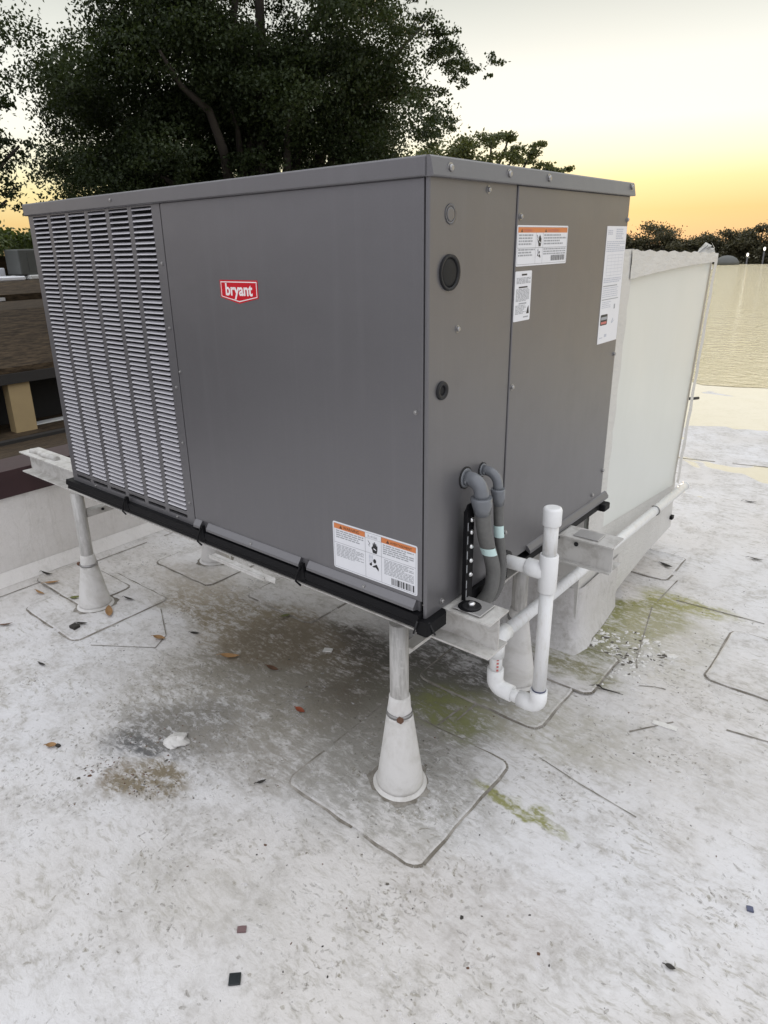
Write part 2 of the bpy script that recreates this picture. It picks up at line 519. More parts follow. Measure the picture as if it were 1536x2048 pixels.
def thing(name, label, cat, loc, group=None):
    o = bpy.data.objects.new(name, None)
    COL.objects.link(o)
    o.location = loc
    o['_o'] = list(loc)
    o['label'] = label; o['category'] = cat
    if group:
        o['group'] = group
    return o
def tag(o, label, cat, group=None):
    o['label'] = label; o['category'] = cat
    if group:
        o['group'] = group
    return o
def instance(me, name, parent, loc, rot=None):
    o = bpy.data.objects.new(name, me)
    COL.objects.link(o)
    o.parent = parent
    o.location = Vector(loc) - Vector(parent['_o'])
    if rot:
        o.rotation_euler = rot
    return o

def rrect(x0, y0, x1, y1, r, n=4, jit=0.0, sub=0):
    pts = []
    for cx, cy, a0 in ((x1 - r, y1 - r, 0), (x0 + r, y1 - r, 90), (x0 + r, y0 + r, 180), (x1 - r, y0 + r, 270)):
        for i in range(n + 1):
            a = math.radians(a0 + 90 * i / n)
            pts.append((cx + r * math.cos(a), cy + r * math.sin(a)))
    if sub:
        out = []
        for i, p in enumerate(pts):
            q = pts[(i + 1) % len(pts)]
            d = math.dist(p, q)
            m = max(1, int(d / sub))
            for j in range(m):
                out.append((p[0] + (q[0] - p[0]) * j / m, p[1] + (q[1] - p[1]) * j / m))
        pts = out
    if jit:
        pts = [(x + random.uniform(-jit, jit), y + random.uniform(-jit, jit)) for x, y in pts]
    return pts

# ================================================================== SETTING
mb = MB(); mb.box((-900, -900, -4.6), (900, 900, -4.5))
mb.build('ground', 'earth', kind='structure')

# roof deck: an L in plan, big sheet with thickness down to the ground
def deck():
    mb = MB()
    out = [(-2.72, -9), (30, -9), (30, 47), (-9.9, 50.6), (-26, 52.2), (-26, 9.5), (-2.72, 9.5)]
    mb.prism([(x, y, -4.5) for x, y in out], (0, 0, 4.5))
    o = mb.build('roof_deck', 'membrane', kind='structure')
    return o
roof = deck()
mb = MB()
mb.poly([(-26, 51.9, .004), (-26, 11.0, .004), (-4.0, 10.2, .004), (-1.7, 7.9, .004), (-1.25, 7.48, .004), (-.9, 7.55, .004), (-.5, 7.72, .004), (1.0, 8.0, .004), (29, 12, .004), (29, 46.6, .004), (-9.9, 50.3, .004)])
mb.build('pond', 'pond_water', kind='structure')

def pad(x0, y0, x1, y1, z, r=.035):
    pts = rrect(x0, y0, x1, y1, r, 5, .0022, .05)
    cx, cy = (x0 + x1) / 2, (y0 + y1) / 2
    mb = MB()
    k = len(pts)
    lo = [(x, y, z - .004) for x, y in pts]
    hi = [(x - (x - cx) * .006, y - (y - cy) * .006, z) for x, y in pts]
    mb.add(lo + hi, [tuple(range(k, 2 * k))] + [(i, (i + 1) % k, k + (i + 1) % k, k + i) for i in range(k)])
    o = mb.build('flashing_pad', 'membrane', roof)
    sb_ = MB()
    ins = [(x - (x - cx) * .012 / max(.08, abs(x1 - x0) / 2) * 1.0, y - (y - cy) * .012 / max(.08, abs(y1 - y0) / 2)) for x, y in pts]
    mid_ = [((a[0] + b[0]) / 2, (a[1] + b[1]) / 2) for a, b in zip(pts, ins)]
    vs = [(x, y, z - .0006) for x, y in pts] + [(x, y, z + .0026 + .0008 * math.sin(i * .9)) for i, (x, y) in enumerate(mid_)] + [(x, y, z + .0003) for x, y in ins]
    sb_.add(vs, [(i, (i + 1) % k, k + (i + 1) % k, k + i) for i in range(k)] + [(k + i, k + (i + 1) % k, 2 * k + (i + 1) % k, 2 * k + i) for i in range(k)], 0, True)
    sb_.build('sealant_bead', 'membrane', o)
    # grime collected along the edge: an uneven thin bead
    g = MB()
    for i in range(k):
        a, b = pts[i], pts[(i + 1) % k]
        dx, dy = b[0] - a[0], b[1] - a[1]
        l = math.hypot(dx, dy) + 1e-9
        nx, ny = dy / l, -dx / l
        if math.sin(a[0] * 23 + a[1] * 31) + math.sin(a[0] * 57 - a[1] * 11) < -1.7:
            continue
        w0 = .0060 + .0045 * (1 + math.sin(a[0] * 40 + a[1] * 17)) / 2
        w1 = .0060 + .0045 * (1 + math.sin(b[0] * 40 + b[1] * 17)) / 2
        g.poly([(a[0] - nx * .001, a[1] - ny * .001, z - .0008), (b[0] - nx * .001, b[1] - ny * .001, z - .0008), (b[0] + nx * w1, b[1] + ny * w1, z - .0034), (a[0] + nx * w0, a[1] + ny * w0, z - .0034)])
    g.build('dirt_line', 'dirt_bead', o)
pad(-.455, -.145, .078, .388, .0045)
pad(-.46, .600, .070, 1.05, .0045)
pad(-.25, .905, .135, 1.22, .009)
pad(-2.33, -.152, -1.835, .345, .0045)
pad(-2.60, .03, -2.10, .30, .0085)
pad(-2.265, .56, -1.79, 1.05, .0045)
pad(-1.55, .62, -1.10, .95, .0045)
pad(-.60, 2.06, .055, 2.40, .0045)
pad(.445, 1.30, 1.02, 1.76, .0045)

def seam(pts, w=.006):
    g = MB()
    for a, b in zip(pts[:-1], pts[1:]):
        n = max(1, int(math.dist(a, b) / .06))
        for i in range(n):
            t0, t1 = i / n, (i + 1) / n
            p = [a[0] + (b[0] - a[0]) * t0, a[1] + (b[1] - a[1]) * t0]
            q = [a[0] + (b[0] - a[0]) * t1, a[1] + (b[1] - a[1]) * t1]
            if math.sin(p[0] * 9 + p[1] * 13) + math.sin(p[0] * 31 - p[1] * 23) < -.9:
                continue
            dx, dy = q[0] - p[0], q[1] - p[1]
            l = math.hypot(dx, dy); nx, ny = -dy / l * w, dx / l * w
            j = .5 + .5 * abs(math.sin(p[0] * 37 + p[1] * 29)); j2 = .5 + .5 * abs(math.sin(q[0] * 37 + q[1] * 29))
            g.poly([(p[0] - nx * j, p[1] - ny * j, .0022), (q[0] - nx * j2, q[1] - ny * j2, .0022), (q[0] + nx * j2, q[1] + ny * j2, .0026), (p[0] + nx * j, p[1] + ny * j, .0026)])
    g.build('seam', 'dirt_bead', roof)
seam([(-2.56, -1.6), (-2.55, -.18), (-2.55, .75), (-2.56, 4)], .005)
seam([(.33, .80), (.47, 1.0), (.72, 1.045), (3, 1.07)], .004)
seam([(.16, 1.885), (.48, 1.90), (3, 1.93)], .004)
seam([(.10, 2.1), (.09, 1.75), (.19, 1.26), (.26, 1.09), (.31, 1.12), (.35, 1.13)], .003)
seam([(.02, .885), (.15, .98), (.22, 1.0)], .0035)
seam([(-.60, 4.28), (.06, 4.43), (3, 4.8)], .008)
seam([(-1.84, .30), (-1.55, .14), (-1.50, .05), (-1.75, -.12)], .003)
seam([(-.095, .165), (.045, .12)], .004)
seam([(-.225, .40), (-.21, .60)], .0045)
seam([(-.19, .40), (-.18, .60)], .004)
seam([(-.44, .60), (-.44, .40)], .005)
seam([(-.24, .31), (-.06, .245), (.07, .24)], .0025)
seam([(.14, .48), (.30, .45), (.55, .42)], .0025)

# parapet with coping
pr_ = MB()
pr_.prism([(-2.70, -9, 0), (-2.70, -9, .46), (-2.92, -9, .46), (-2.92, -9, 0)], (0, 13.6, 0))
# cant strip of membrane easing floor into wall
pr_.prism([(-2.64, -9, .001), (-2.698, -9, .06), (-2.698, -9, .001)], (0, 13.6, 0))
par = pr_.build('parapet_wall', 'membrane_wall')
tag(par, 'low white coated parapet wall along the roof edge under a maroon coping', 'wall')
mb = MB()
mb.box((-2.93, -9, .463), (-2.685, 4.6, .605))
mb.build('coping', 'maroon_coping', par)

# ================================================================== AIR CONDITIONER
L_, W_, Z0, Z1 = 1.889, 1.178, .71, 1.846
unit = thing('rooftop_air_conditioner', 'large grey packaged rooftop air conditioner with louvred side and red badge', 'air conditioner', (-L_ / 2, W_ / 2, Z0))

# inner carcass behind the panels
mb = MB(); mb.box((-L_ + .03, .055, Z0 + .004), (-.03, W_ - .01, Z1 - .05))
mb.build('cabinet_core', 'dark_cavity', unit)

# cap with folded lip
mb = MB()
c = .012
mb.bbox((-L_ - c, -c, 1.803), (-.0035, W_ + c, Z1), .004, 2)
mb.prism([(-.0025, -c + .0045, Z1 - .0004), (c - .0065, -c + .0045, Z1 - .0004), (c - .003, -c + .0045, Z1 - .004), (c + .0045, -c + .0045, 1.8060), (c + .0025, -c + .0045, 1.8035), (-.0025, -c + .0045, 1.8035)], (0, W_ + 2 * c - .005, 0))
mb.build('top_cap', 'unit_grey', unit)

# front: louvred panel with six columns of openings
cols = [(-1.851 + .1362 * k, -1.851 + .1362 * k + .112) for k in range(6)]
ROWS, PITCH, ZTOP = 61, .0168, 1.798
ZBOT = ZTOP - ROWS * PITCH
mb = MB()
xs = [-L_]
for a, b in cols:
    xs += [a, b]
xs.append(-1.0125)
y0, y1 = 0.0, .012
for i in range(0, len(xs), 2):
    mb.box((xs[i], y0, .727), (xs[i + 1], y1, 1.8035))
for a, b in cols:
    mb.box((a, y0, ZTOP), (b, y1, 1.8035))
    mb.box((a, y0, .760), (b, y1, ZBOT))
    mb.box((a, y0, .727), (b, y1, .7475))
louvre = mb.build('louvre_panel', 'unit_grey', unit)
# one pressed slat: leans out at the bottom, shared by every opening
def slat_mesh():
    m = MB()
    w = .112
    prof = [(.0095, .0060), (.0070, .0052), (.0025, .0034), (-.0012, .0010), (-.0026, -.0016), (-.0020, -.0022), (.0000, .0002), (.0065, .0038), (.0095, .0049)]
    cut = [(-.5, .0), (-.46, 1.0), (.46, 1.0), (.5, .0)]
    vs, fs = [], []
    k = len(prof)
    for u, s in cut:
        for (py, pz) in prof:
            vs.append((u * w, py * (1 if py > 0 else s), pz if s else pz * .8 + .001))
    for i in range(len(cut) - 1):
        for j in range(k):
            fs.append((i * k + j, i * k + (j + 1) % k, (i + 1) * k + (j + 1) % k, (i + 1) * k + j))
    m.add(vs, fs, 0, False)
    me = bpy.data.meshes.new('slat')
    me.from_pydata(m.v, [], m.f)
    me.materials.append(M['slat_grey'])
    bm = bmesh.new(); bm.from_mesh(me); bmesh.ops.recalc_face_normals(bm, faces=bm.faces[:]); bm.to_mesh(me); bm.free()
    return me
SM = slat_mesh()
far_col = MB()
count = 0
for ci, (a, b) in enumerate(cols):
    for r in range(ROWS):
        zc = ZTOP - (r + .5) * PITCH
        if ci == 0 or (ci == 1 and r < 5):
            vs = [(v.co.x + (a + b) / 2, v.co.y, v.co.z + zc) for v in SM.vertices]
            far_col.add(vs, [tuple(p.vertices) for p in SM.polygons])
        else:
            o = instance(SM, 'slat', louvre, ((a + b) / 2, 0, zc), (random.uniform(-.05, .05), random.uniform(-.006, .006), 0))
            count += 1
far_col.build('slat_column', 'slat_grey', louvre, kind='stuff')

# plain front panel and its turned base flange
mb = MB()
mb.bbox((-1.0085, -.001, .7585), (-.013, .012, 1.8035), .0025, 2)
mb.build('side_panel', 'unit_grey', unit)
mb = MB()
def flange(x0, x1):
    mb.prism([(x0, .006, .7620), (x0, -.003, .7610), (x0, -.0165, .7430), (x0, -.0170, .7345), (x0, .006, .7275)], (x1 - x0, 0, 0))
flange(-.930, -.470); flange(-.435, -.030); flange(-1.003, -.965)
mb.box((-1.0085, .002, .728), (-.02, .010, .7584))
mb.build('base_flange', 'unit_grey', unit)

# right face: corner panel and access panel
mb = MB()
pl = [(-.0085, .0000), (-.0040, .0004), (-.0012, .0020), (.0, .0060), (.0, .3915), (-.012, .3915), (-.012, .012), (-.0085, .012)]
mb.prism([(x, y, .712) for x, y in pl], (0, 0, 1.0915))
mb.build('corner_panel', 'unit_grey', unit)
mb = MB()
mb.bbox((-.012, .3950, .712), (.0035, W_, 1.8035), .0025, 2)
acc = mb.build('access_panel', 'unit_grey', unit)
mb = MB()
mb.prism([(.002, .56, .730), (.009, .56, .727), (.019, .56, .713), (.019, .56, .703), (.016, .56, .703), (.002, .56, .712)], (0, 1.215 - .56, 0))
mb.build('drip_flange', 'unit_grey', unit)
# rear faces so that the cabinet is closed from the other sides
mb = MB()
mb.box((-L_, W_ - .008, .712), (-.0125, W_, 1.8035))
mb.build('rear_panel', 'unit_grey', unit)
mb = MB()
mb.box((-L_, .0125, .712), (-L_ + .008, W_ - .009, 1.8035))
mb.build('end_panel', 'unit_grey', unit)

# black base rail
def rail_profile(x):
    return [(x, .035, .7265), (x, -.019, .7265), (x, -.022, .705), (x, -.014, .698), (x, -.017, .685), (x, .035, .685)]
mb = MB()
mb.prism(rail_profile(-1.925), (1.925 - .012, 0, 0))
mb.prism([(-.02, -.018, .7105), (.016, -.018, .7105), (.022, -.012, .7105), (.022, .066, .7105), (.010, .080, .7105), (-.02, .080, .7105)], (0, 0, -.036))
mb.prism([(-.02, -.013, .6744), (.008, -.013, .6744), (.013, -.008, .6744), (.013, .050, .6744), (-.02, .050, .6744)], (0, 0, -.010))
mb.box((-.03, .190, .672), (.014, .42, .709))
mb.box((-.03, .50, .672), (.012, 1.150, .694))
mb.bbox((-.02, 1.150, .664), (.034, 1.205, .693), .006, 2)
mb.build('base_rail', 'black_plastic', unit)
for x in (-1.436, -.948, -.452):
    mb = MB()
    mb.prism([(x - .016, -.0225, .700), (x + .016, -.0225, .700), (x + .010, -.0225, .722), (x + .006, -.0225, .752), (x - .006, -.0225, .752), (x - .008, -.0225, .722)], (0, .012, 0))
    mb.tube([(x, -.026, .745), (x - .012, -.030, .715), (x - .020, -.030, .690), (x + .002, -.030, .682)], .0035, 6)
    mb.build('rail_clip', 'black_plastic', unit)
# corner wire clip
mb = MB()
mb.tube([(-.012, -.022, .712), (-.022, -.026, .672)], .0028, 6)
mb.build('corner_clip', 'rubber', unit)
mb = MB()
mb.tube([(.018, -.010, .712), (.028, .004, .672)], .0028, 6)
mb.build('corner_clip', 'rubber', unit)
# bright bracket under the rail
mb = MB()
mb.prism([(-.885, -.046, .664), (-.870, -.030, .672), (-.565, -.030, .672), (-.550, -.046, .664)], (0, 0, -.003))
mb.box((-.885, -.048, .656), (-.60, -.046, .667))
mb.tube([(-.885, -.047, .668), (-.60, -.047, .668)], .003, 8)
mb.build('rail_bracket', 'beam_paint', unit)

# screws
def screw_mesh(axis, r, mat, h=.005):
    m = MB()
    ax = Vector(axis)
    m.cyl((0, 0, 0), ax * .0015, r, r, 14)
    m.tube([ax * .0015, ax * (h * .75), ax * h], [r * .72, r * .66, r * .40], 10)
    me = bpy.data.meshes.new('screw')
    me.from_pydata(m.v, [], m.f)
    me.polygons.foreach_set('use_smooth', m.sm)
    me.materials.append(M[mat])
    bm = bmesh.new(); bm.from_mesh(me); bmesh.ops.recalc_face_normals(bm, faces=bm.faces[:]); bm.to_mesh(me); bm.free()
    return me
sf = screw_mesh((0, -1, 0), .0062, 'screw_metal')
sr = screw_mesh((1, 0, 0), .0115, 'screw_metal', .007)
sb = screw_mesh((1, 0, 0), .0092, 'screw_metal', .007)
for x, z, yy in ((-1.266, 1.826, -.012), (-1.032, 1.627, 0), (-1.032, 1.425, 0), (-.999, 1.285, -.001), (-1.032, 1.230, 0), (-1.032, 1.036, 0), (-.034, 1.277, -.001), (-1.032, .813, 0),
                 (-.696, .748, -.011), (-.208, .748, -.011), (-1.70, .738, 0), (-1.12, .738, 0)):
    instance(sf, 'screw', unit, (x, yy, z))
for y, z in ((.064, 1.823), (.327, 1.825), (.545, 1.826), (1.158, 1.830)):
    instance(sr, 'screw', unit, (c, y, z))
for y, z, xx in ((.250, 1.787, 0), (.412, 1.728, .0035), (.125, 1.467, 0), (.410, 1.276, .0035), (1.166, 1.274, .0035), (1.166, .827, .0035), (.411, .826, .0035), (1.168, 1.729, .0035), (1.084, .750, .0035), (.75, .752, .0035), (.075, .735, 0)):
    instance(sb, 'screw', unit, (xx, y, z))

# openings in the corner panel
def ring_x(y, z, ro, ri, depth, mat, name, x=0.0):
    m = MB(); n = 32
    prof = [(x, ro), (x + depth * .7, ro * .97), (x + depth, (ro + ri) / 2 + .003), (x + depth * .7, ri), (x + .0006, ri)]
    vs = []
    for px, r in prof:
        for j in range(n):
            a = 2 * math.pi * j / n
            vs.append((px, y + r * math.cos(a), z + r * math.sin(a)))
    fs = []
    for i in range(len(prof) - 1):
        for j in range(n):
            fs.append((i * n + j, i * n + (j + 1) % n, (i + 1) * n + (j + 1) % n, (i + 1) * n + j))
    m.add(vs, fs, 0, True)
    return m.build(name, mat, unit, fixnormals=True)
def disc_x(y, z, r, mat, name, x, dome=0.0):
    m = MB(); n = 28
    m.tube([(x - .0004, y, z), (x, y, z), (x + dome * .6, y, z), (x + dome + 1e-5, y, z)], [r, r, r * .75, r * .3], n)
    return m.build(name, mat, unit)
ring_x(.083, 1.601, .0415, .034, .006, 'rubber', 'rubber_grommet')
disc_x(.083, 1.601, .0342, 'plug_grey', 'hole_plug', .0012, .002)
ring_x(.059, 1.325, .0235, .0125, .007, 'rubber', 'rubber_bushing')
disc_x(.059, 1.325, .0127, 'dark_cavity', 'bushing_hole', .0010)
ring_x(.085, 1.729, .0215, .0175, .0016, 'unit_grey', 'knockout_ring')
disc_x(.085, 1.729, .0155, 'unit_grey', 'knockout', .0014)

# electrical conduits
def conduit(y, z, r, path, lab_i, lab_len, ribbed_from=None, rc=None):
    x1 = .052
    mb = MB()
    mb.cyl((0, y, z), (.006, y, z), r * 1.36, r * 1.28, 24)
    pts = [(.006, y, z), (x1 - .036, y, z)] + arc((x1 - .036, y, z - .036), (0, 0, .036), (.036, 0, 0), 8)
    pts.append((x1, y, z - .052))
    mb.tube(pts, r, 18)
    el = mb.build('conduit_elbow', 'elbow_grey', unit)
    mb = MB()
    mb.cyl((0, y, z), (.003, y, z), r * 1.52, r * 1.52, 24)
    mb.build('seal_ring', 'rubber', el)
    rc = rc or r * 1.30
    mb = MB()
    mb.tube([(x1, y, z - .046), (x1, y, z - .049), (x1 + .001, y + .004, z - .072), (x1, y + .008, z - .095)], [rc * 1.06, rc * 1.12, rc, r * 1.08], 20)
    mb.build('coupling', 'elbow_grey', el)
    # flexible hose, smoothed path
    P = [Vector((x1, y + .006, z - .085))] + [Vector(q) for q in path]
    fine = []
    for i in range(len(P) - 1):
        p0, p1, p2, p3 = P[max(0, i - 1)], P[i], P[i + 1], P[min(len(P) - 1, i + 2)]
        nn = 14
        for k in range(nn):
            t = k / nn
            fine.append(.5 * ((2 * p1) + (-p0 + p2) * t + (2 * p0 - 5 * p1 + 4 * p2 - p3) * t * t + (-p0 + 3 * p1 - 3 * p2 + p3) * t ** 3))
    fine.append(P[-1])
    rp = (lambda i, j: (.05 if i % 2 else -.03) if i > ribbed_from else 0) if ribbed_from else None
    mb = MB(); mb.tube(fine, r * 1.02, 18, ripple=rp)
    h = mb.build('conduit_hose', 'hose_grey', unit)
    i0 = lab_i
    mb = MB()
    seg = fine[i0:i0 + lab_len]; vs = []
    for q in seg:
        for j in range(9):
            a = math.radians(-125 + 125 * j / 8)
            vs.append(q + Vector((math.cos(a), math.sin(a), 0)) * r * 1.17)
    mb.add(vs, [(i * 9 + j, i * 9 + j + 1, (i + 1) * 9 + j + 1, (i + 1) * 9 + j) for i in range(len(seg) - 1) for j in range(8)], 0, True)
    mb.build('tape_label', 'mint_label', h)
conduit(.180, 1.066, .0205, [(.052, .208, .895), (.052, .240, .830), (.052, .262, .765), (.046, .258, .705), (.020, .245, .660), (-.05, .24, .62)], 21, 7)
conduit(.268, 1.066, .0140, [(.050, .290, .875), (.050, .312, .790), (.048, .318, .735), (.042, .312, .690), (.020, .305, .650), (-.05, .30, .61)], 10, 6, 24)

# perforated tie-down strap with bolts and foot
mb = MB()
mb.prism([(.0225, .145, .985), (.0225, .158, 1.000), (.0225, .178, 1.000), (.0225, .190, .985), (.0225, .190, .712), (.0225, .145, .712)], (.004, 0, 0))
mb.box((.0225, .141, .712), (.034, .1448, .985))
strap = mb.build('tie_down_strap', 'black_plastic', unit)
mb = MB(); mb.bbox((.024, .095, .7125), (.112, .175, .7165), .0015, 1); mb.build('strap_foot', 'galvanised', strap)
mb = MB(); mb.cyl((.060, .125, .7166), (.060, .125, .7184), .033, .032, 20); mb.build('washer', 'black_plastic', strap)
for z in (.952, .915, .872, .829, .786):
    mb = MB(); mb.tube([(.0266, .174, z), (.030, .174, z), (.034, .174, z)], [.0075, .0072, .004], 12)
    mb.build('bolt', 'bright_bolt', strap)
for z in (.935, .895, .850, .808, .76, .73):
    mb = MB(); mb.prism([(.0266, .153, z - .012), (.0266, .160, z - .012), (.0266, .160, z + .012), (.0266, .153, z + .012)], (.0006, 0, 0))
    mb.build('slot', 'ink_grey', strap)
mb = MB(); mb.cyl((.066, .125, .7186), (.066, .125, .7210), .026, .024, 20)
mb.build('washer', 'rubber', strap)
mb = MB(); mb.tube([(.066, .125, .7212), (.066, .125, .730), (.066, .125, .733)], [.011, .010, .005], 6)
mb.build('bolt', 'bright_bolt', strap)

# ------------------------------------------------------------------ stickers and badge
def text_polys(body, size, xscale=1.0, bold=0.0, align='LEFT'):
    cu = bpy.data.curves.new('t', 'FONT')
    cu.body = body; cu.size = size; cu.offset = bold; cu.align_x = align
    cu.resolution_u = 4
    o = bpy.data.objects.new('t', cu)
    COL.objects.link(o)
    dg = bpy.context.evaluated_depsgraph_get()
    dg.update()
    me = bpy.data.meshes.new_from_object(o.evaluated_get(dg))
    vs = [(v.co.x * xscale, v.co.y) for v in me.vertices]
    fs = [tuple(p.vertices) for p in me.polygons]
    bpy.data.objects.remove(o); bpy.data.curves.remove(cu); bpy.data.meshes.remove(me)
    return vs, fs

class Label:
    """flat print laid out in u (right) and v (up) metres on a face"""
    def __init__(self, org, ud, nd):
        self.o, self.u, self.n = Vector(org), Vector(ud), Vector(nd)
        self.base, self.prn = MB(), MB()
    def P(self, u, v, layer):
        return self.o + self.u * u + Vector((0, 0, v)) + self.n * (.0007 + .00025 * layer)
    def plate(self, w, h, r=.004):
        pts = rrect(0, 0, w, h, r, 3)
        self.base.prism([self.P(a, b, 0) for a, b in pts], -self.n * .0006)
    def rect(self, u0, v0, u1, v1, mi, layer=1):
        self.prn.poly([self.P(u0, v0, layer), self.P(u1, v0, layer), self.P(u1, v1, layer), self.P(u0, v1, layer)], mi)
    def shape(self, pts, mi, layer=1):
        self.prn.poly([self.P(a, b, layer) for a, b in pts], mi)
    def frame(self, u0, v0, u1, v1, t, mi, layer=1):
        self.rect(u0, v0, u1, v0 + t, mi, layer); self.rect(u0, v1 - t, u1, v1, mi, layer)
        self.rect(u0, v0 + t, u0 + t, v1 - t, mi, layer); self.rect(u1 - t, v0 + t, u1, v1 - t, mi, layer)
    def text(self, body, u, v, size, mi, layer=2, xs=1.0, bold=0.0, align='LEFT', dv=0.0):
        vs, fs = text_polys(body, size, xs, bold, align)
        if vs:
            self.prn.add([self.P(u + a, v + b + dv * a, layer) for a, b in vs], fs, mi)
    def lines(self, u0, v0, u1, v1, pitch, mi, fill=.55, ragged=.35):
        """body copy too small to read: rows of word-length strokes"""
        v = v1
        while v - pitch * fill > v0:
            u = u0
            end = u1 - random.random() * ragged * (u1 - u0) * (random.random() < .5)
            while u < end:
                w = random.uniform(.006, .020)
                self.rect(u, v - pitch * fill, min(u + w, end), v, mi)
                u += w + .0026
            v -= pitch
    def barcode(self, u0, v0, u1, v1, mi):
        u = u0
        while u < u1:
            w = random.choice((.0012, .0018, .0032, .0045))
            self.rect(u, v0, min(u1, u + w), v1, mi, 1)
            u += w + random.choice((.0012, .002, .0026))
    def warn(self, u, v, s, mi_dark, mi_in):
        self.shape([(u, v), (u + s, v), (u + s / 2, v + s * .9)], mi_dark, 2)
        self.rect(u + s * .46, v + s * .28, u + s * .54, v + s * .60, mi_in, 3)
        self.rect(u + s * .46, v + s * .12, u + s * .54, v + s * .20, mi_in, 3)
    def hand(self, u, v, s, mi, mw):
        pts = [(.30, 0), (.70, 0), (.78, .30), (.80, .62), (.74, .78), (.70, .62), (.66, .88), (.60, .92), (.56, .66), (.52, 1.0), (.45, 1.0), (.43, .66), (.38, .90), (.31, .88), (.30, .60), (.20, .50), (.15, .38), (.22, .30)]
        self.shape([(u + a * s, v + b * s) for a, b in pts], mi, 2)
        self.shape([(u + a * s, v + b * s) for a, b in ((.38, .36), (.66, .26), (.66, .34), (.40, .46))], mw, 3)
    def zig(self, u, v, s, mi):
        p = [(0, 1), (.34, .52), (.14, .40), (.34, .0), (.24, .42), (.46, .54), (.08, 1.0)]
        self.shape([(u + a * s, v + b * s) for a, b in p], mi, 2)
    def person_fire(self, u, v, s, mi, mg):
        n = 12
        self.shape([(u + (.62 + .13 * math.cos(2 * math.pi * i / n)) * s, v + (.66 + .16 * math.sin(2 * math.pi * i / n)) * s) for i in range(n)], mi, 2)
        self.shape([(u + a * s, v + b * s) for a, b in ((.40, .22), (.62, .36), (.78, .46), (.95, .20), (.95, 0), (.70, .22), (.50, .18))], mi, 2)
        self.shape([(u + a * s, v + b * s) for a, b in ((.18, .28), (.32, .24), (.40, .36), (.34, .54), (.26, .40), (.20, .46))], mi, 2)
        for k in (.12, .24, .36):
            self.shape([(u + a * s, v + b * s) for a, b in ((k, .50), (k + .05, .70), (k + .01, .90), (k + .05, 1.1), (k + .09, .9), (k + .08, .7), (k + .05, .5))], mg, 1)
    def build(self, name, plate_mat, print_mats, **k):
        o = self.base.build(name, plate_mat, unit, **k)
        self.prn.build('label_print', print_mats, o, fixnormals=False, kind='stuff')
        return o

PR = ['ink_black', 'ink_grey', 'sticker_orange', 'sticker_white', 'ink_pale', 'ink_red']
# warning label low on the front panel
lb = Label((-.330, -.001, .7725), (1, 0, 0), (0, -1, 0))
w, h = .303, .147
lb.plate(w, h, .006)
lb.frame(.004, .004, w - .004, h - .004, .0011, 1)
ua, ub = .122, .180
lb.rect(.0052, h - .021, ua, h - .0052, 2); lb.rect(ub, h - .021, w - .0052, h - .0052, 2)
lb.warn(.026, h - .0185, .011, 0, 2); lb.text('WARNING', .041, h - .0178, .0125, 0, 2)
lb.warn(ub + .018, h - .0185, .011, 0, 2); lb.text('AVERTISSEMENT', ub + .032, h - .0172, .0100, 0, 2)
lb.rect(ua, .005, ua + .0012, h - .005, 1); lb.rect(ub, .005, ub + .0012, h - .005, 1)
lb.rect(ua, h - .021, ub, h - .0202, 1)
lb.text('R-410A', ua + .010, h - .0175, .0112, 1, 2)
lb.rect(.005, .082, w - .005, .0832, 1)
lb.lines(.012, .092, ua - .006, h - .025, .0066, 1)
lb.lines(.012, .037, ua - .006, .077, .0044, 1, .5)
lb.lines(ub + .006, .089, w - .012, h - .025, .0062, 1)
lb.lines(ub + .010, .031, w - .012, .078, .0042, 1, .5)
lb.zig(ua + .010, .100, .020, 0); lb.hand(ua + .018, .086, .034, 0, 3)
lb.person_fire(ua + .008, .034, .042, 0, 4)
lb.barcode(ub + .035, .008, w - .009, .028, 0)
lb.build('warning_label', 'sticker_white', PR, label='wide white label with orange headings low on the front panel')

# upper label on the access panel
lb = Label((.0035, .3965, 1.603), (0, 1, 0), (1, 0, 0))
w, h = .308, .104
lb.plate(w, h, .004)
lb.frame(.004, .004, w - .004, h - .004, .0010, 1)
lb.rect(.005, h - .0185, w - .005, h - .005, 2)
lb.warn(.020, h - .0172, .010, 0, 2); lb.text('WARNING', .034, h - .0165, .0105, 5, 2)
lb.warn(.160, h - .0172, .010, 0, 2); lb.text('AVERTISSEMENT', .176, h - .0163, .0100, 5, 2)
lb.rect(.108, .005, .1090, h - .019, 1); lb.rect(.150, .005, .1510, h - .019, 1)
lb.rect(.005, .046, w - .005, .0472, 1)
lb.lines(.010, .050, .104, h - .023, .0075, 1); lb.lines(.010, .020, .104, .044, .0072, 1)
lb.lines(.156, .049, w - .010, h - .023, .0075, 1); lb.lines(.156, .026, w - .010, .044, .0065, 1)
lb.hand(.116, .050, .030, 0, 3); lb.zig(.112, .060, .020, 0)
lb.person_fire(.116, .018, .024, 0, 1)
lb.barcode(.205, .010, w - .012, .025, 0)
lb.build('warning_label', 'sticker_white', PR, label='white label with orange heading high on the access panel')

# small portrait label
lb = Label((.0036, .3975, 1.4575), (0, 1, 0), (1, 0, 0))
w, h = .094, .133
lb.plate(w, h, .004)
lb.rect(.036, h - .012, .066, h - .0075, 0)
lb.lines(.008, .098, w - .006, h - .017, .0034, 1, .6); 
lb.rect(.022, .0885, .072, .0925, 0)
lb.lines(.008, .052, w - .010, .086, .0034, 1, .6)
lb.rect(.026, .0455, .070, .049, 1)
lb.lines(.008, .016, w - .026, .043, .0036, 1, .55)
lb.shape([(.072, .018), (.078, .034), (.084, .040), (.088, .018)], 0); lb.rect(.055, .008, .084, .0115, 1)
lb.build('notice_label', 'sticker_white', PR, label='small portrait white label beside the panel seam')

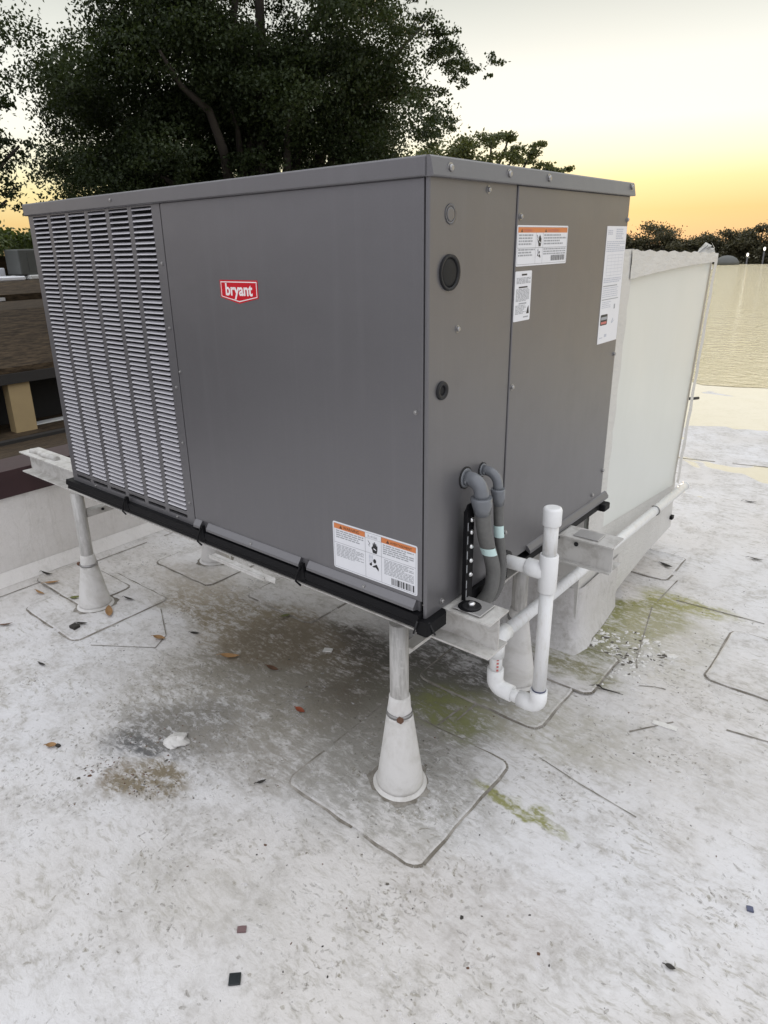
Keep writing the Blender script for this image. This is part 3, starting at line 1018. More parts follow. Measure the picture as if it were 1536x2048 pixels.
# long rating and wiring sheet
lb = Label((.0037, 1.000, 1.326), (0, 1, 0), (1, 0, 0))
w, h = .172, .382
lb.plate(w, h, .002)
lb.lines(.010, .352, .050, .370, .0055, 4); lb.lines(.080, .340, w - .012, .374, .007, 4)
lb.lines(.008, .300, w - .008, .335, .0060, 4, .5)
lb.frame(.022, .225, w - .014, .292, .0012, 4)
for q in range(1, 6):
    lb.rect(.022, .225 + q * .0112, w - .014, .226 + q * .0112, 4)
for q in (.06, .09, .12):
    lb.rect(q, .225, q + .001, .292, 4)
lb.lines(.008, .198, w - .012, .218, .0060, 4); lb.rect(.008, .190, .130, .1935, 1)
lb.lines(.008, .150, w - .030, .186, .0070, 4, .4); lb.rect(.006, .146, .150, .149, 1)
lb.lines(.012, .118, .090, .140, .0060, 4, .4)
lb.rect(.118, .112, .130, .128, 1)
lb.shape([(a + .010, b + .062) for a, b in rrect(0, 0, .060, .036, .005, 3)], 0, 1)
lb.rect(.014, .080, .066, .090, 1, 2); lb.rect(.016, .066, .064, .074, 5, 2)
lb.shape([(.105, .066), (.120, .082), (.125, .076), (.115, .068), (.140, .074), (.112, .062)], 4, 1)
lb.rect(.012, .018, .040, .021, 4); lb.rect(.055, .020, .075, .030, 4)
lb.build('rating_sheet', 'sticker_white', PR, label='tall white rating sheet at the panel\'s far edge')

# red badge
lg = Label((-.7485, -.001, 1.5150), (1, 0, 0), (0, -1, 0))
def shield(g):
    return [(-g, .0655 + g), (-g, .0165 - g * .6), (.0830, -g * 1.1), (.1665 + g, .0165 - g * .6), (.1665 + g, .0655 + g)]
lg.base.prism([lg.P(a, b, 0) for a, b in shield(.0)], -lg.n * .0006)
lg.shape(shield(-.004), 1, 1)
lg.shape(shield(-.0068), 0, 2)
lg.text('bryant', .083, .0235, .0470, 1, 3, .98, .0013, 'CENTER')
lg.build('brand_badge', 'logo_red', ['logo_red', 'logo_white'], label='red shield badge with white lettering')

# ================================================================== STEEL SUPPORT FRAME
frame = thing('support_frame', 'weathered steel stand of two I-beams on coated pipe posts under the grey unit', 'support frame', (-1.1, .46, 0))
def ibeam(y, x0, x1, zt, zb, wo=0.0):
    mb = MB(); fw, tk = .052, .006
    mb.box((x0, y - fw, zt - tk), (x1, y + fw, zt))
    mb.box((x0, y - fw, zb), (x1, y + fw, zb + tk))
    mb.box((x0, y + wo - .003, zb + tk), (x1, y + wo + .003, zt - tk))
    return mb.build('i_beam', 'beam_paint', frame)
b1 = ibeam(.135, -2.62, .148, .708, .600)
b2 = ibeam(.835, -2.55, .205, .694, .592, -.034)
# clamped plates on the beams
mb = MB(); mb.bbox((.060, .80, .6945), (.150, .865, .700), .002, 1); mb.build('clamp_plate', 'galvanised', b2)
mb = MB(); mb.tube([(-2.56, .12, .712), (-2.50, .13, .716), (-2.42, .12, .716), (-2.30, .13, .714)], .014, 8); mb.build('weld_bead', 'beam_paint', b1)
posts = [(-.162, .091, .276, .346), (-.140, .822, .286, .332), (-2.080, .090, .222, .280), (-2.02, .79, .235, .290)]
for i, (x, y, zc, zt) in enumerate(posts):
    mb = MB(); mb.tube([(x, y, .05), (x, y, .30), (x, y, .600 if y < .5 else .592)], .0295, 22)
    po = mb.build('post', 'weathered_aluminium', frame)
    mb = MB()
    ph = random.random() * 6
    zs = [.012, .025, .06, .12, .18, zc - .03, zc - .008, zc]
    rr = [.0775 + (.0425 - .0775) * min(1, max(0, (z - .012) / (zc - .02))) for z in zs]
    mb.tube([(x, y, z) for z in zs], rr, 30, ripple=lambda i, j: .020 * math.sin(j * .63 + ph + i * .4) + .010 * math.sin(j * 1.5 + i))
    mb.tube([(x, y, .0048), (x, y, .0068), (x, y, .0088), (x, y, .014)], [.089, .088, .082, .078], 30, ripple=lambda i, j: .018 * math.sin(j * .63 + ph))
    bo = mb.build('boot', 'boot_coating', po)
    mb = MB()
    mb.tube([(x, y, zc - .004), (x, y, zc + .012), (x, y, zc + .02), (x, y, zt - .012), (x, y, zt)], [.042, .0385, .037, .0345, .0315], 24, ripple=lambda i, j: .05 * math.sin(j * 1.1 + i * 2 + ph))
    mb.build('collar', 'boot_coating', po)
    m_ = MB(); n_ = 30  # grime round the boot foot, with the leg's contact shadow painted in
    ro = [.100 + .010 * math.sin(j * .7 + ph) + .006 * math.sin(j * 2.3 + i) for j in range(n_)]
    m_.add([(x + q * math.cos(2 * math.pi * j / n_), y + q * math.sin(2 * math.pi * j / n_), .0056) for j, q in enumerate(ro)] + [(x + .088 * math.cos(2 * math.pi * j / n_), y + .088 * math.sin(2 * math.pi * j / n_), .0060) for j in range(n_)],
           [(j, (j + 1) % n_, n_ + (j + 1) % n_, n_ + j) for j in range(n_)])
    m_.build('grime_shade_ring', 'dirt_bead', po)
    # worm clamp
    mb = MB()
    mb.tube([(x, y, zc + .002), (x, y, zc + .013)], .0425, 24)
    cl = mb.build('hose_clamp', 'screw_metal', po)
    mb = MB()
    dx, dy = (.030, -.034) if i != 2 else (-.034, -.030)
    mb.bbox((x + dx - .009, y + dy - .010, zc), (x + dx + .009, y + dy + .006, zc + .015), .002, 1)
    mb.build('clamp_screw', 'rust', cl)
# braces across
def brace(x, z):
    mb = MB()
    mb.box((x - .004, .12, z - .022), (x + .004, .81, z + .022))
    mb.box((x + .004, .12, z + .016), (x + .034, .81, z + .022))
    return mb.build('cross_brace', 'beam_paint', frame)
br1 = brace(-.165, .487); br2 = brace(-2.075, .487)
for o, x in ((br1, -.165), (br2, -2.075)):
    mb = MB(); mb.cyl((x + .004, .20, .485), (x + .010, .20, .485), .007, .007, 8); mb.build('bolt', 'rubber', o)
mb = MB(); mb.cyl((.075, .7945, .668), (.075, .7978, .668), .008, .008, 10); mb.build('bolt_hole', 'dark_cavity', b2)

# ================================================================== DRAIN PIPE
drain = thing('condensate_drain', 'white plastic condensate drain with capped tee and trap below the unit', 'drain pipe', (.1, .4, .25))
R = .0212
tx, ty, tz = .158, .400, .742
mb = MB(); mb.tube([(-.03, ty, tz - .004), (tx - .03, ty, tz)], R, 18); mb.build('stub_pipe', 'white_pvc', drain)
mb = MB(); mb.cyl((.012, ty, tz - .003), (.022, ty, tz - .003), .033, .033, 18); mb.build('stub_collar', 'rubber', drain)
mb = MB()
mb.tube([(tx, ty, tz - .062), (tx, ty, tz - .060), (tx, ty, tz + .056), (tx, ty, tz + .058)], [.0262, .0275, .0275, .0262], 22)
mb.tube([(tx - .068, ty, tz), (tx - .066, ty, tz), (tx - .01, ty, tz)], [.0260, .0275, .0275], 22)
mb.build('tee_fitting', 'white_fitting', drain)
mb = MB(); mb.tube([(tx, ty, tz + .05), (tx, ty, .918)], R, 20); mb.build('vent_pipe', 'white_pvc', drain)
mb = MB(); mb.tube([(tx, ty, .895), (tx, ty, .897), (tx, ty, .942), (tx, ty, .947), (tx, ty, .949)], [.0262, .0272, .0272, .0252, .020], 22); mb.build('pipe_cap', 'white_fitting', drain)
zb = .268
mb = MB(); mb.tube([(tx, ty, tz - .05), (tx - .002, ty, zb + .03)], R, 20); mb.build('drop_pipe', 'white_pvc', drain)
mb = MB(); mb.tube([(tx - .002, ty, zb + .0625), (tx - .002, ty, zb + .0665)], .0225, 20); mb.build('glue_ring', 'blue_chip', drain)
def elbow(pts_a, corner, pts_b, name='elbow'):
    """socket - bend - socket"""
    a, c, b = Vector(pts_a), Vector(corner), Vector(pts_b)
    da, db = (a - c).normalized(), (b - c).normalized()
    r = .030
    m = MB()
    cc = c + da * r + db * r
    bend = [cc + (-db * math.cos(t) - da * math.sin(t)) * r for t in [i * math.pi / 2 / 8 for i in range(9)]]
    m.tube([a] + bend + [b], [.0272] * 11, 20)
    return m.build(name, 'white_fitting', drain)
elbow((tx - .002, ty, zb + .062), (tx - .002, ty, zb), (tx - .068, ty, zb))
mb = MB(); mb.tube([(tx - .06, ty, zb), (.06, ty, zb + .002)], R, 20); mb.build('trap_pipe', 'white_fitting', drain)
elbow((.066, ty, zb + .004), (.0, ty, zb + .006), (.0, ty, zb + .075))
mb = MB(); mb.tube([(0, ty, zb + .06), (0, ty, .42)], R, 20); rs_ = mb.build('riser_pipe', 'white_pvc', drain)
mb = MB()
for q in range(5):
    z = .345 + q * .013
    mb.prism([(.0125, ty - .0178, z), (.0175, ty - .0128, z), (.0175, ty - .0128, z + .007), (.0125, ty - .0178, z + .007)], (.0006, -.0006, 0))
mb.build('pipe_print', 'ink_red', rs_)
elbow((0, ty, .392), (0, ty, .455), (0, ty + .062, .455))
mb = MB(); mb.tube([(0, ty + .05, .4545), (-.004, 1.3, .432), (-.008, 2.41, .408)], R, 20); lg_ = mb.build('long_pipe', 'white_pvc', drain)
mb = MB(); mb.tube([(-.008, 2.41, .408), (-.008, 2.418, .408)], .0232, 20); mb.build('pipe_end', 'white_fitting', lg_)
mb = MB(); mb.tube([(-.006 + .024 * math.cos(a), 1.93, .418 + .024 * math.sin(a)) for a in [math.radians(-70 + 20 * i) for i in range(11)]], .003, 8); mb.build('pipe_strap', 'screw_metal', drain)

# ================================================================== WRAPPED DUCT
duct = thing('wrapped_duct', 'white membrane wrapped supply duct box behind the grey unit, edges taped', 'duct', (-.5, 1.8, 0))
prof = [(1.192, 1.628), (2.545, 1.592), (2.520, 1.25), (2.452, .80), (2.402, .46), (2.42, .40), (2.445, .15), (2.09, .132), (1.72, .085), (1.50, .03), (1.36, .003), (1.192, .003)]
mb = MB(); mb.prism([(-.06, y, z) for y, z in prof], (-.95, 0, 0)); mb.build('duct_body', 'duct_tape', duct)
mb = MB(); mb.box((-.95, 1.25, 0), (-.17, 2.02, .2)); mb.build('roof_curb', 'membrane_curb', duct)
# slightly pillowed face panel
def pillow():
    m = MB(); nu, nv = 24, 32
    vs = []
    for j in range(nv + 1):
        t = j / nv
        ya = 1.195; yb = 2.375 + (2.50 - 2.375) * t ** 1.1
        za0, za1 = .515, 1.61; zb0, zb1 = .418, 1.578
        for i in range(nu + 1):
            s = i / nu
            y = ya + (yb - ya) * s
            z = (za0 + (za1 - za0) * t) * (1 - s) + (zb0 + (zb1 - zb0) * t) * s
            bulge = .010 * math.sin(math.pi * s) * math.sin(math.pi * t) + .006 * math.sin(5 * s + 3 * t) * math.sin(math.pi * s) * math.sin(math.pi * t)
            vs.append((-.056 + bulge * .9, y, z))
    fs = [(j * (nu + 1) + i, j * (nu + 1) + i + 1, (j + 1) * (nu + 1) + i + 1, (j + 1) * (nu + 1) + i) for j in range(nv) for i in range(nu)]
    m.add(vs, fs, 0, True)
    return m.build('duct_panel', 'duct_wrap', duct)
pillow()
def strip_mesh(pts_a, pts_b, thick, mat, name, wr=.004):
    """tape band between two 3-D edges, crumpled"""
    m = MB(); k = len(pts_a); nv = 5; vs = []
    for i in range(k):
        a, b = Vector(pts_a[i]), Vector(pts_b[i])
        for j in range(nv + 1):
            p = a.lerp(b, j / nv)
            p.x += thick + wr * math.sin(i * 1.7 + j * 1.3) * .5 + random.uniform(-wr, wr) * .35
            vs.append(p)
    fs = [(i * (nv + 1) + j, i * (nv + 1) + j + 1, (i + 1) * (nv + 1) + j + 1, (i + 1) * (nv + 1) + j) for i in range(k - 1) for j in range(nv)]
    m.add(vs, fs, 0, True)
    return m.build(name, mat, duct)
def lin(a, b, n):
    return [Vector(a).lerp(Vector(b), i / n) for i in range(n + 1)]
# left tape, right tape, top flap sagging at the middle
strip_mesh(lin((-.05, 1.192, .50), (-.05, 1.192, 1.632), 26), lin((-.05, 1.345, .50), (-.05, 1.385, 1.632), 26), .010, 'duct_tape', 'edge_tape', .003)
ra = [(-.05, 2.355 + .145 * (i / 24) ** 1.1, .44 + 1.14 * i / 24) for i in range(25)]
rb = [(-.05, 2.40 + .150 * (i / 24) ** .9, .42 + 1.175 * i / 24) for i in range(25)]
strip_mesh(ra, rb, .012, 'duct_tape', 'edge_tape', .003)
fa = [(-.05, 1.36 + 1.185 * i / 26, 1.628 - .034 * i / 26 + .004 * math.sin(i * 1.9)) for i in range(27)]
fb = [(-.047, 1.362 + 1.12 * i / 26, 1.525 + .022 * i / 26 + .010 * math.sin(i / 26 * 2.6)) for i in range(27)]
strip_mesh(fa, fb, .013, 'duct_tape', 'top_flap', .004)
# lower skirt of membrane flashing flaring onto the roof
def skirt():
    m = MB(); n = 20
    # one membrane apron wrapped round the corner: rows from wall to roof
    path = [(-.75, 0), (-.5, 0), (-.3, 0), (-.16, 0), (-.09, 0), (-.060, .012), (-.052, .04), (-.052, .12), (-.052, .22), (-.053, .32), (-.055, .45)]
    nrm_ = [(0, -1)] * 4 + [(.15, -1), (.45, -.9), (.6, -.3), (.4, -.05), (.3, 0), (.2, 0), (.1, 0)]
    rows = [(.28, .003), (.16, .006), (.085, .018), (.035, .048), (.004, .088)]
    vs = []
    for i, ((x, y), (nx, ny)) in enumerate(zip(path, nrm_)):
        for k, (z, off) in enumerate(rows):
            o_ = off * (1 + .12 * math.sin(i * 1.9 + k))
            vs.append((x + nx * o_, 1.190 + y + ny * o_, z + .004 * math.sin(i * 2.3 + k * 1.7) * (k > 0) * (k < 4)))
    m.add(vs, [(i * 5 + k, i * 5 + k + 1, (i + 1) * 5 + k + 1, (i + 1) * 5 + k) for i in range(len(path) - 1) for k in range(4)], 0, True)
    return m.build('flashing_skirt', 'membrane_curb', duct)
skirt()
mb = MB(); mb.box((-.062, 2.40, .205), (-.045, 2.43, .225)); mb.build('edge_clip', 'black_plastic', duct)
# loose plastic wrap poking out behind
m = MB(); vs = []
for i in range(9):
    for j in range(7):
        s, t = i / 8, j / 6
        vs.append((-.12 + .03 * math.sin(i * 2 + j), 2.53 + s * .17 + .02 * math.sin(j * 2.1), 1.50 + t * .11 + .025 * s + .02 * math.sin(i * 1.7 + j)))
m.add(vs, [(i * 7 + j, i * 7 + j + 1, (i + 1) * 7 + j + 1, (i + 1) * 7 + j) for i in range(8) for j in range(6)], 0, True)
m.build('loose_wrap', 'clear_plastic', duct)
m = MB()
m.tube([(-.10, 2.49, .86), (-.06, 2.55, .855), (-.05, 2.60, .85)], .008, 8)
m.build('edge_peg', 'rubber', duct)

# ================================================================== LITTER ON THE ROOF
def leaf_obj(x, y, z, ln, wd, rot, mat, label, name='dry_leaf', curl=.25):
    m = MB(); n = 7; vs = []
    for i in range(n + 1):
        t = i / n
        w = wd * math.sin(math.pi * min(1, t * .96 + .02)) ** .8 * (1 - .25 * t)
        zz = .004 + curl * ln * (t - .5) ** 2 * 1.6
        for s, k in ((-1, .35), (0, 0), (1, .35)):
            vs.append((ln * (t - .5), s * w / 2, zz + k * w * .5))
    fs = [(i * 3 + j, i * 3 + j + 1, (i + 1) * 3 + j + 1, (i + 1) * 3 + j) for i in range(n) for j in range(2)]
    m.add(vs, fs, 0, True)
    m.tube([(-ln * .5, 0, .006 + curl * ln * .4), (-ln * .72, .003, .004)], .0012, 5)
    o = m.build(name, mat, None, origin=(0, 0, 0))
    o.location = (x, y, z)
    o.rotation_euler = (random.uniform(-.2, .2), random.uniform(-.15, .15), rot)
    tag(o, label, 'leaf', 'dry leaves scattered on the roof')
    return o
P5 = .0045
for a in [
    (-2.594, .092, P5 * 2, .085, .020, .25, 'leaf_dark', 'long dark leaf by the parapet, left of the left post'),
    (-2.467, .058, P5 * 2, .080, .032, .9, 'leaf_tan', 'orange tan leaf on the pad edge left of the left post'),
    (-2.426, -.03, 0, .070, .022, .2, 'leaf_tan', 'thin tan leaf just outside the left post pad'),
    (-2.213, .055, P5, .060, .035, 1.2, 'leaf_green', 'olive yellow leaf touching the left post boot'),
    (-1.943, .082, P5, .105, .040, -.5, 'leaf_tan', 'large curled tan leaf at the foot of the left post boot'),
    (-1.948, -.053, P5, .060, .018, .5, 'leaf_dark', 'narrow dark leaf on the left post pad near its corner'),
    (-2.236, -.284, 0, .070, .022, .8, 'leaf_brown', 'brown leaf on the bare roof at the left picture edge'),
    (-1.986, .218, P5, .065, .020, .3, 'leaf_dark', 'dark leaf lying on the left post pad right of the boot'),
    (-1.552, .103, 0, .060, .042, .4, 'leaf_tan', 'round tan leaf between the left pad and the stains'),
    (-1.773, -.332, 0, .045, .015, .2, 'leaf_dark', 'small black leaf alone on clean roof below the left pad'),
    (-1.457, .231, 0, .048, .020, .5, 'leaf_dark', 'small black leaf near the brown stain under the unit'),
    (-1.181, .211, 0, .085, .034, .6, 'leaf_tan', 'orange leaf in front of the unit on pale roof'),
    (-.967, .263, 0, .060, .030, .2, 'leaf_brown', 'brown leaf at the edge of the dark stain'),
    (-1.238, .595, 0, .050, .032, 1.3, 'leaf_green', 'olive leaf standing in the brown stain under the unit'),
    (-.682, .144, 0, .045, .026, .1, 'leaf_red', 'red brown leaf on the grey grooved stain'),
    (-1.240, -.553, 0, .040, .032, .8, 'leaf_tan', 'tan leaf beside a black speck on the left roof'),
    (-.519, -.196, 0, .034, .012, 1.1, 'leaf_dark', 'tiny black leaf left of the front pad'),
    (.356, 2.608, 0, .070, .020, .1, 'leaf_dark', 'dark leaf on the pale roof beyond the drain pipe'),
    (.005, 2.226, P5, .085, .026, -.5, 'leaf_dark', 'dark curled leaf on the pad under the duct end'),
    (.125, 3.539, 0, .075, .024, .2, 'leaf_dark', 'farthest dark leaf on the roof right of the duct'),
    (.714, .019, 0, .024, .016, .3, 'leaf_dark', 'small black leaf on the near right roof'),
]:
    leaf_obj(*a)

def bit(name, x, y, sx, sy, sz, rot, mat, label, cat):
    m = MB()
    pts = [(-sx * .5, -sy * .42), (sx * .46, -sy * .5), (sx * .5, sy * .44), (sx * .02, sy * .52), (-sx * .48, sy * .46)]
    m.prism([(a, b, .0006) for a, b in pts], (0, 0, sz))
    o = m.build(name, mat)
    o.location = (x, y, 0); o.rotation_euler = (0, 0, rot)
    tag(o, label, cat)
m = MB(); m.bbox((-.0145, -.0145, .0005), (.0145, .0145, .006), .0012, 1)
o = m.build('square_tile', 'tile_dark'); o.location = (-.082, -.669, 0); o.rotation_euler = (0, 0, .78)
tag(o, 'small square dark tile lying flat on the near roof', 'tile')
bit('gravel_chip', -.168, -.575, .024, .018, .004, .8, 'mauve_chip', 'mauve brown chip just beyond the dark square tile', 'chip')
bit('plastic_chip', .826, .308, .016, .016, .005, .4, 'blue_chip', 'little blue grey chip at the right picture edge', 'chip')
bit('paint_flake', -.881, .512, .040, .028, .004, .5, 'pale_flake', 'white paint flake in the dark stain under the unit', 'flake')
bit('coating_scrap', .418, .911, .085, .026, .003, .15, 'pale_flake', 'pale strip of peeled coating right of the trap', 'scrap')
bit('seed_pod', -1.946, -.091, .040, .034, .018, .2, 'leaf_dark', 'dark round seed pod at the left pad\'s near corner', 'pod')
bit('black_crumb', -1.222, -.537, .018, .012, .006, .2, 'leaf_dark', 'black crumb touching the tan leaf on the left roof', 'crumb')
m = MB(); m.tube([(.10, .955, .006), (.14, .985, .010), (.16, .975, .008), (.235, .99, .006)], [.002, .0035, .003, .001], 6)
tag(m.build('twig', 'leaf_dark'), 'dark twig lying by the pad right of the drain trap', 'twig')
# lump of old sealant
m = MB(); vs = []; fs = []
n1, n2 = 9, 16
for i in range(n1 + 1):
    t = i / n1
    for j in range(n2):
        a = 2 * math.pi * j / n2
        r = .040 * math.cos(t * math.pi / 2) * (1 + .22 * math.sin(3 * a + i) + .12 * math.sin(5 * a)) + .0005
        vs.append((-.909 + r * math.cos(a), -.251 + r * math.sin(a), .018 * math.sin(t * math.pi / 2) * (1 + .2 * math.sin(2 * a))))
fs = [(i * n2 + j, i * n2 + (j + 1) % n2, (i + 1) * n2 + (j + 1) % n2, (i + 1) * n2 + j) for i in range(n1) for j in range(n2)]
m.add(vs, fs, 0, True)
tag(m.build('sealant_lump', 'boot_coating'), 'rounded white lump of old sealant beside the dark roof stain', 'sealant')
# crumbs and flakes nobody could count
def debris(name, mats, n, gens, smin, smax, hmax):
    m = MB()
    for _ in range(n):
        cx, cy, rx, ry = random.choice(gens)
        a = random.random() * 6.283; r = math.sqrt(random.random())
        x, y = cx + rx * r * math.cos(a), cy + ry * r * math.sin(a)
        s = random.uniform(smin, smax) * (1 + (random.random() < .1) * .8)
        e = random.uniform(.25, .9)
        b = random.random() * 6.283
        k = 5
        zt = random.uniform(.001, hmax)
        pts = []
        for i in range(k):
            t = 2 * math.pi * i / k + random.uniform(-.4, .4)
            u, v = s * math.cos(t), s * e * math.sin(t)
            pts.append((x + u * math.cos(b) - v * math.sin(b), y + u * math.sin(b) + v * math.cos(b)))
        z0 = .0048 if (-.45 < x < .07 and -.14 < y < .38) else .0006
        m.add([(p, q, z0) for p, q in pts] + [(x, y, z0 + zt)], [(i, (i + 1) % k, k) for i in range(k)] , random.randrange(len(mats)))
    return m.build(name, mats, None, kind='stuff')
debris('roof_debris', ['leaf_dark', 'leaf_brown', 'dirt'], 230, [(-.3, -.3, 2.2, .9), (.6, .4, .8, 1.1), (-.8, .1, 1.0, .6), (.4, 1.6, .7, 1.2), (.2, -.45, .9, .4)], .0014, .0048, .003)
debris('flaked_coating', ['pale_flake', 'boot_coating', 'dirt', 'pale_flake'], 420, [(.05, 1.20, .20, .15), (-.04, 1.03, .20, .12), (.13, 1.34, .18, .14)], .003, .015, .005)
debris('grit', ['dirt', 'leaf_brown', 'rust', 'screw_metal'], 190, [(-.95, -.26, .16, .12), (-.82, -.45, .09, .05), (-1.0, -.5, .05, .08), (-.75, .42, .4, .2)], .0015, .005, .003)

def scuffs():
    for nm, al, c in (('scuff_olive', .36, (.35, .325, .25)), ('scuff_grey', .30, (.35, .34, .315)), ('scuff_dark', .34, (.25, .23, .19)), ('scuff_pale', .45, (.80, .79, .79))):
        t = NT(nm)
        f = t.noise(t.pos, 70, 5, .7)
        M[nm] = t.set(color=c, rough=.8, spec=.2, alpha=t.math('MULTIPLY', t.step(f, .38, .60), al))
    m = MB()
    R_ = random.Random(91)
    def stroke(x, y, a, ln, wd, curve, mi, z):
        n = 5; vs = []
        for i in range(n + 1):
            t = i / n
            u = ln * (t - .5); v = curve * ln * (t - .5) ** 2 * 2
            w = wd * (math.sin(math.pi * (t * .86 + .07)) ** .8) * R_.uniform(.7, 1.2) * .5
            for sg in (-1, 1):
                vs.append((x + u * math.cos(a) - (v + sg * w) * math.sin(a), y + u * math.sin(a) + (v + sg * w) * math.cos(a), z))
        m.add(vs, [(2 * i, 2 * i + 1, 2 * i + 3, 2 * i + 2) for i in range(n)], mi)
    zones = [(-.35, -.55, .95, .42, 100), (.35, .0, .60, .50, 75), (-1.5, -.35, .8, .5, 60), (.6, .9, .55, .7, 60), (.35, 2.2, .5, 1.1, 40), (-1.05, -.25, .4, .35, 38), (-.18, .12, .26, .24, 26), (-.7, .2, .5, .3, 30), (-2.0, .4, .6, .5, 26)]
    q = 0
    for cx, cy, rx, ry, k in zones:
        for _ in range(int(k * 1.15)):
            a = R_.random() * 6.283; r = math.sqrt(R_.random())
            x0, y0 = cx + rx * r * math.cos(a), cy + ry * r * math.sin(a)
            base = R_.choice((.5, -.6, 1.2, .15, 2.3, -.2)) + R_.uniform(-.3, .3)
            sp = R_.uniform(.02, .085)
            mat = R_.choice((0, 0, 1, 1, 1, 2, 3))
            big = R_.random()
            for _ in range(R_.randint(3, 17)):
                q += 1
                x, y = x0 + R_.gauss(0, sp), y0 + R_.gauss(0, sp)
                if (-.48 < x < .10 and -.17 < y < .41) != (-.455 < x < .07 and -.14 < y < .38):
                    continue
                z = ((.0050) if -.455 < x < .07 and -.14 < y < .38 else .0005) + (q % 40) * 5e-6
                ln = R_.uniform(.006, .021) * (1 + (big > .9) * .8)
                stroke(x, y, base + R_.gauss(0, .6), ln, R_.uniform(.0035, .0105), R_.uniform(-.28, .28), mat if R_.random() < .8 else R_.randrange(4), z)
    # long pale scratches
    for _ in range(26):
        cx, cy, rx, ry, k = R_.choice(zones[:5]); q += 1
        x, y = cx + rx * R_.uniform(-1, 1), cy + ry * R_.uniform(-1, 1)
        if -.5 < x < .12 and -.2 < y < .45:
            continue
        stroke(x, y, R_.choice((.9, -.5, 2.0, .2)) + R_.uniform(-.4, .4), R_.uniform(.05, .17), R_.uniform(.0014, .0034), R_.uniform(-.15, .15), R_.choice((0, 1, 3)), .0008 + (q % 40) * 5e-6)
    # ribbed print of an old walkway mat by the dark stain
    for i in range(26):
        t = i / 25
        x, y = -.80 + .17 * t, .215 - .13 * t
        stroke(x, y, 1.05, R_.uniform(.07, .13), .0032, .02, 3, .0009)
    m.build('scuff_marks', ['scuff_olive', 'scuff_grey', 'scuff_dark', 'scuff_pale'], None, kind='stuff')
scuffs()

# ================================================================== TREES
def leaves_mesh(name, centers, sizes, mat, parent, rng, flat=.35):
    n = len(centers)
    d = rng.normal(size=(n, 3)); d /= np.linalg.norm(d, axis=1)[:, None]
    nr = rng.normal(size=(n, 3)); nr[:, 2] += flat * 4
    nr -= d * (nr * d).sum(1)[:, None]; nr /= np.linalg.norm(nr, axis=1)[:, None] + 1e-9
    sd = np.cross(d, nr)
    s = sizes[:, None]
    v = np.empty((n, 4, 3), dtype=np.float32)
    v[:, 0] = centers - d * s * .5
    v[:, 1] = centers + sd * s * .30 - nr * s * .05
    v[:, 2] = centers + d * s * .5 - nr * s * .10
    v[:, 3] = centers - sd * s * .30 - nr * s * .05
    og = np.array(parent['_o'])
    v -= og
    me = bpy.data.meshes.new(name)
    me.vertices.add(n * 4); me.vertices.foreach_set('co', v.ravel())
    me.loops.add(n * 4); me.loops.foreach_set('vertex_index', np.arange(n * 4, dtype=np.int32))
    me.polygons.add(n)
    me.polygons.foreach_set('loop_start', np.arange(0, n * 4, 4, dtype=np.int32))
    me.polygons.foreach_set('loop_total', np.full(n, 4, dtype=np.int32))
    me.materials.append(M[mat])
    me.update(calc_edges=True)
    o = bpy.data.objects.new(name, me)
    COL.objects.link(o); o.parent = parent
    o['_o'] = list(og)
    return o

def blob_leaves(blobs, per, size, rng, spread=.20):
    """blobs: (x,y,z,r). sub-clumps in each blob, leaves gather on their shells"""
    cs, ss = [], []
    for x, y, z, r in blobs:
        k = max(4, int(13 * r / .7))
        sub = rng.normal(size=(k, 3)); sub /= np.linalg.norm(sub, axis=1)[:, None]
        sub = sub * (rng.random((k, 1)) ** .45) * r * np.array([1, 1, .62]) + np.array([x, y, z])
        m = int(per * r * r / k) + 4
        for q in sub:
            p = rng.normal(size=(m, 3)) * r * spread * np.array([1.25, 1.25, .60]) + q
            cs.append(p); ss.append(rng.uniform(.7, 1.35, m) * size)
    return np.concatenate(cs), np.concatenate(ss)

def limb(mb, a, b, r0, r1, n=7, wob=.08):
    a, b = Vector(a), Vector(b)
    pts, rs = [], []
    for i in range(7):
        t = i / 6
        p = a.lerp(b, t)
        p += Vector((random.uniform(-1, 1), random.uniform(-1, 1), random.uniform(-.5, .5))) * wob * (b - a).length * math.sin(math.pi * t) * .5
        p.z += .10 * (b - a).length * math.sin(math.pi * t)
        pts.append(p); rs.append(r0 + (r1 - r0) * t)
    mb.tube(pts, rs, n)

def tree(label, base, fork, blobs, per, size, mat, seed, tr=.3, group=None, limbs=14, spread=.20):
    rng = np.random.default_rng(seed)
    t = thing('tree', label, 'tree', base, group)
    cs, ss = blob_leaves(blobs, per, size, rng, spread)
    leaves_mesh('crown', cs, ss, mat, t, rng)
    mb = MB()
    limb(mb, base, fork, tr, tr * .75, 10, .04)
    idx = list(range(len(blobs)))
    random.Random(seed).shuffle(idx)
    for i in idx[:limbs]:
        x, y, z, r = blobs[i]
        limb(mb, fork, (x, y, z), tr * .35, .02, 6)
    mb.build('trunk', 'bark', t)
    return t

CAMP = Vector((.933, -1.323, 1.664))
def frame_at(az_x, az_y):
    f = Vector((az_x, az_y, 0)).normalized()
    return f, Vector((f.y, -f.x, 0))

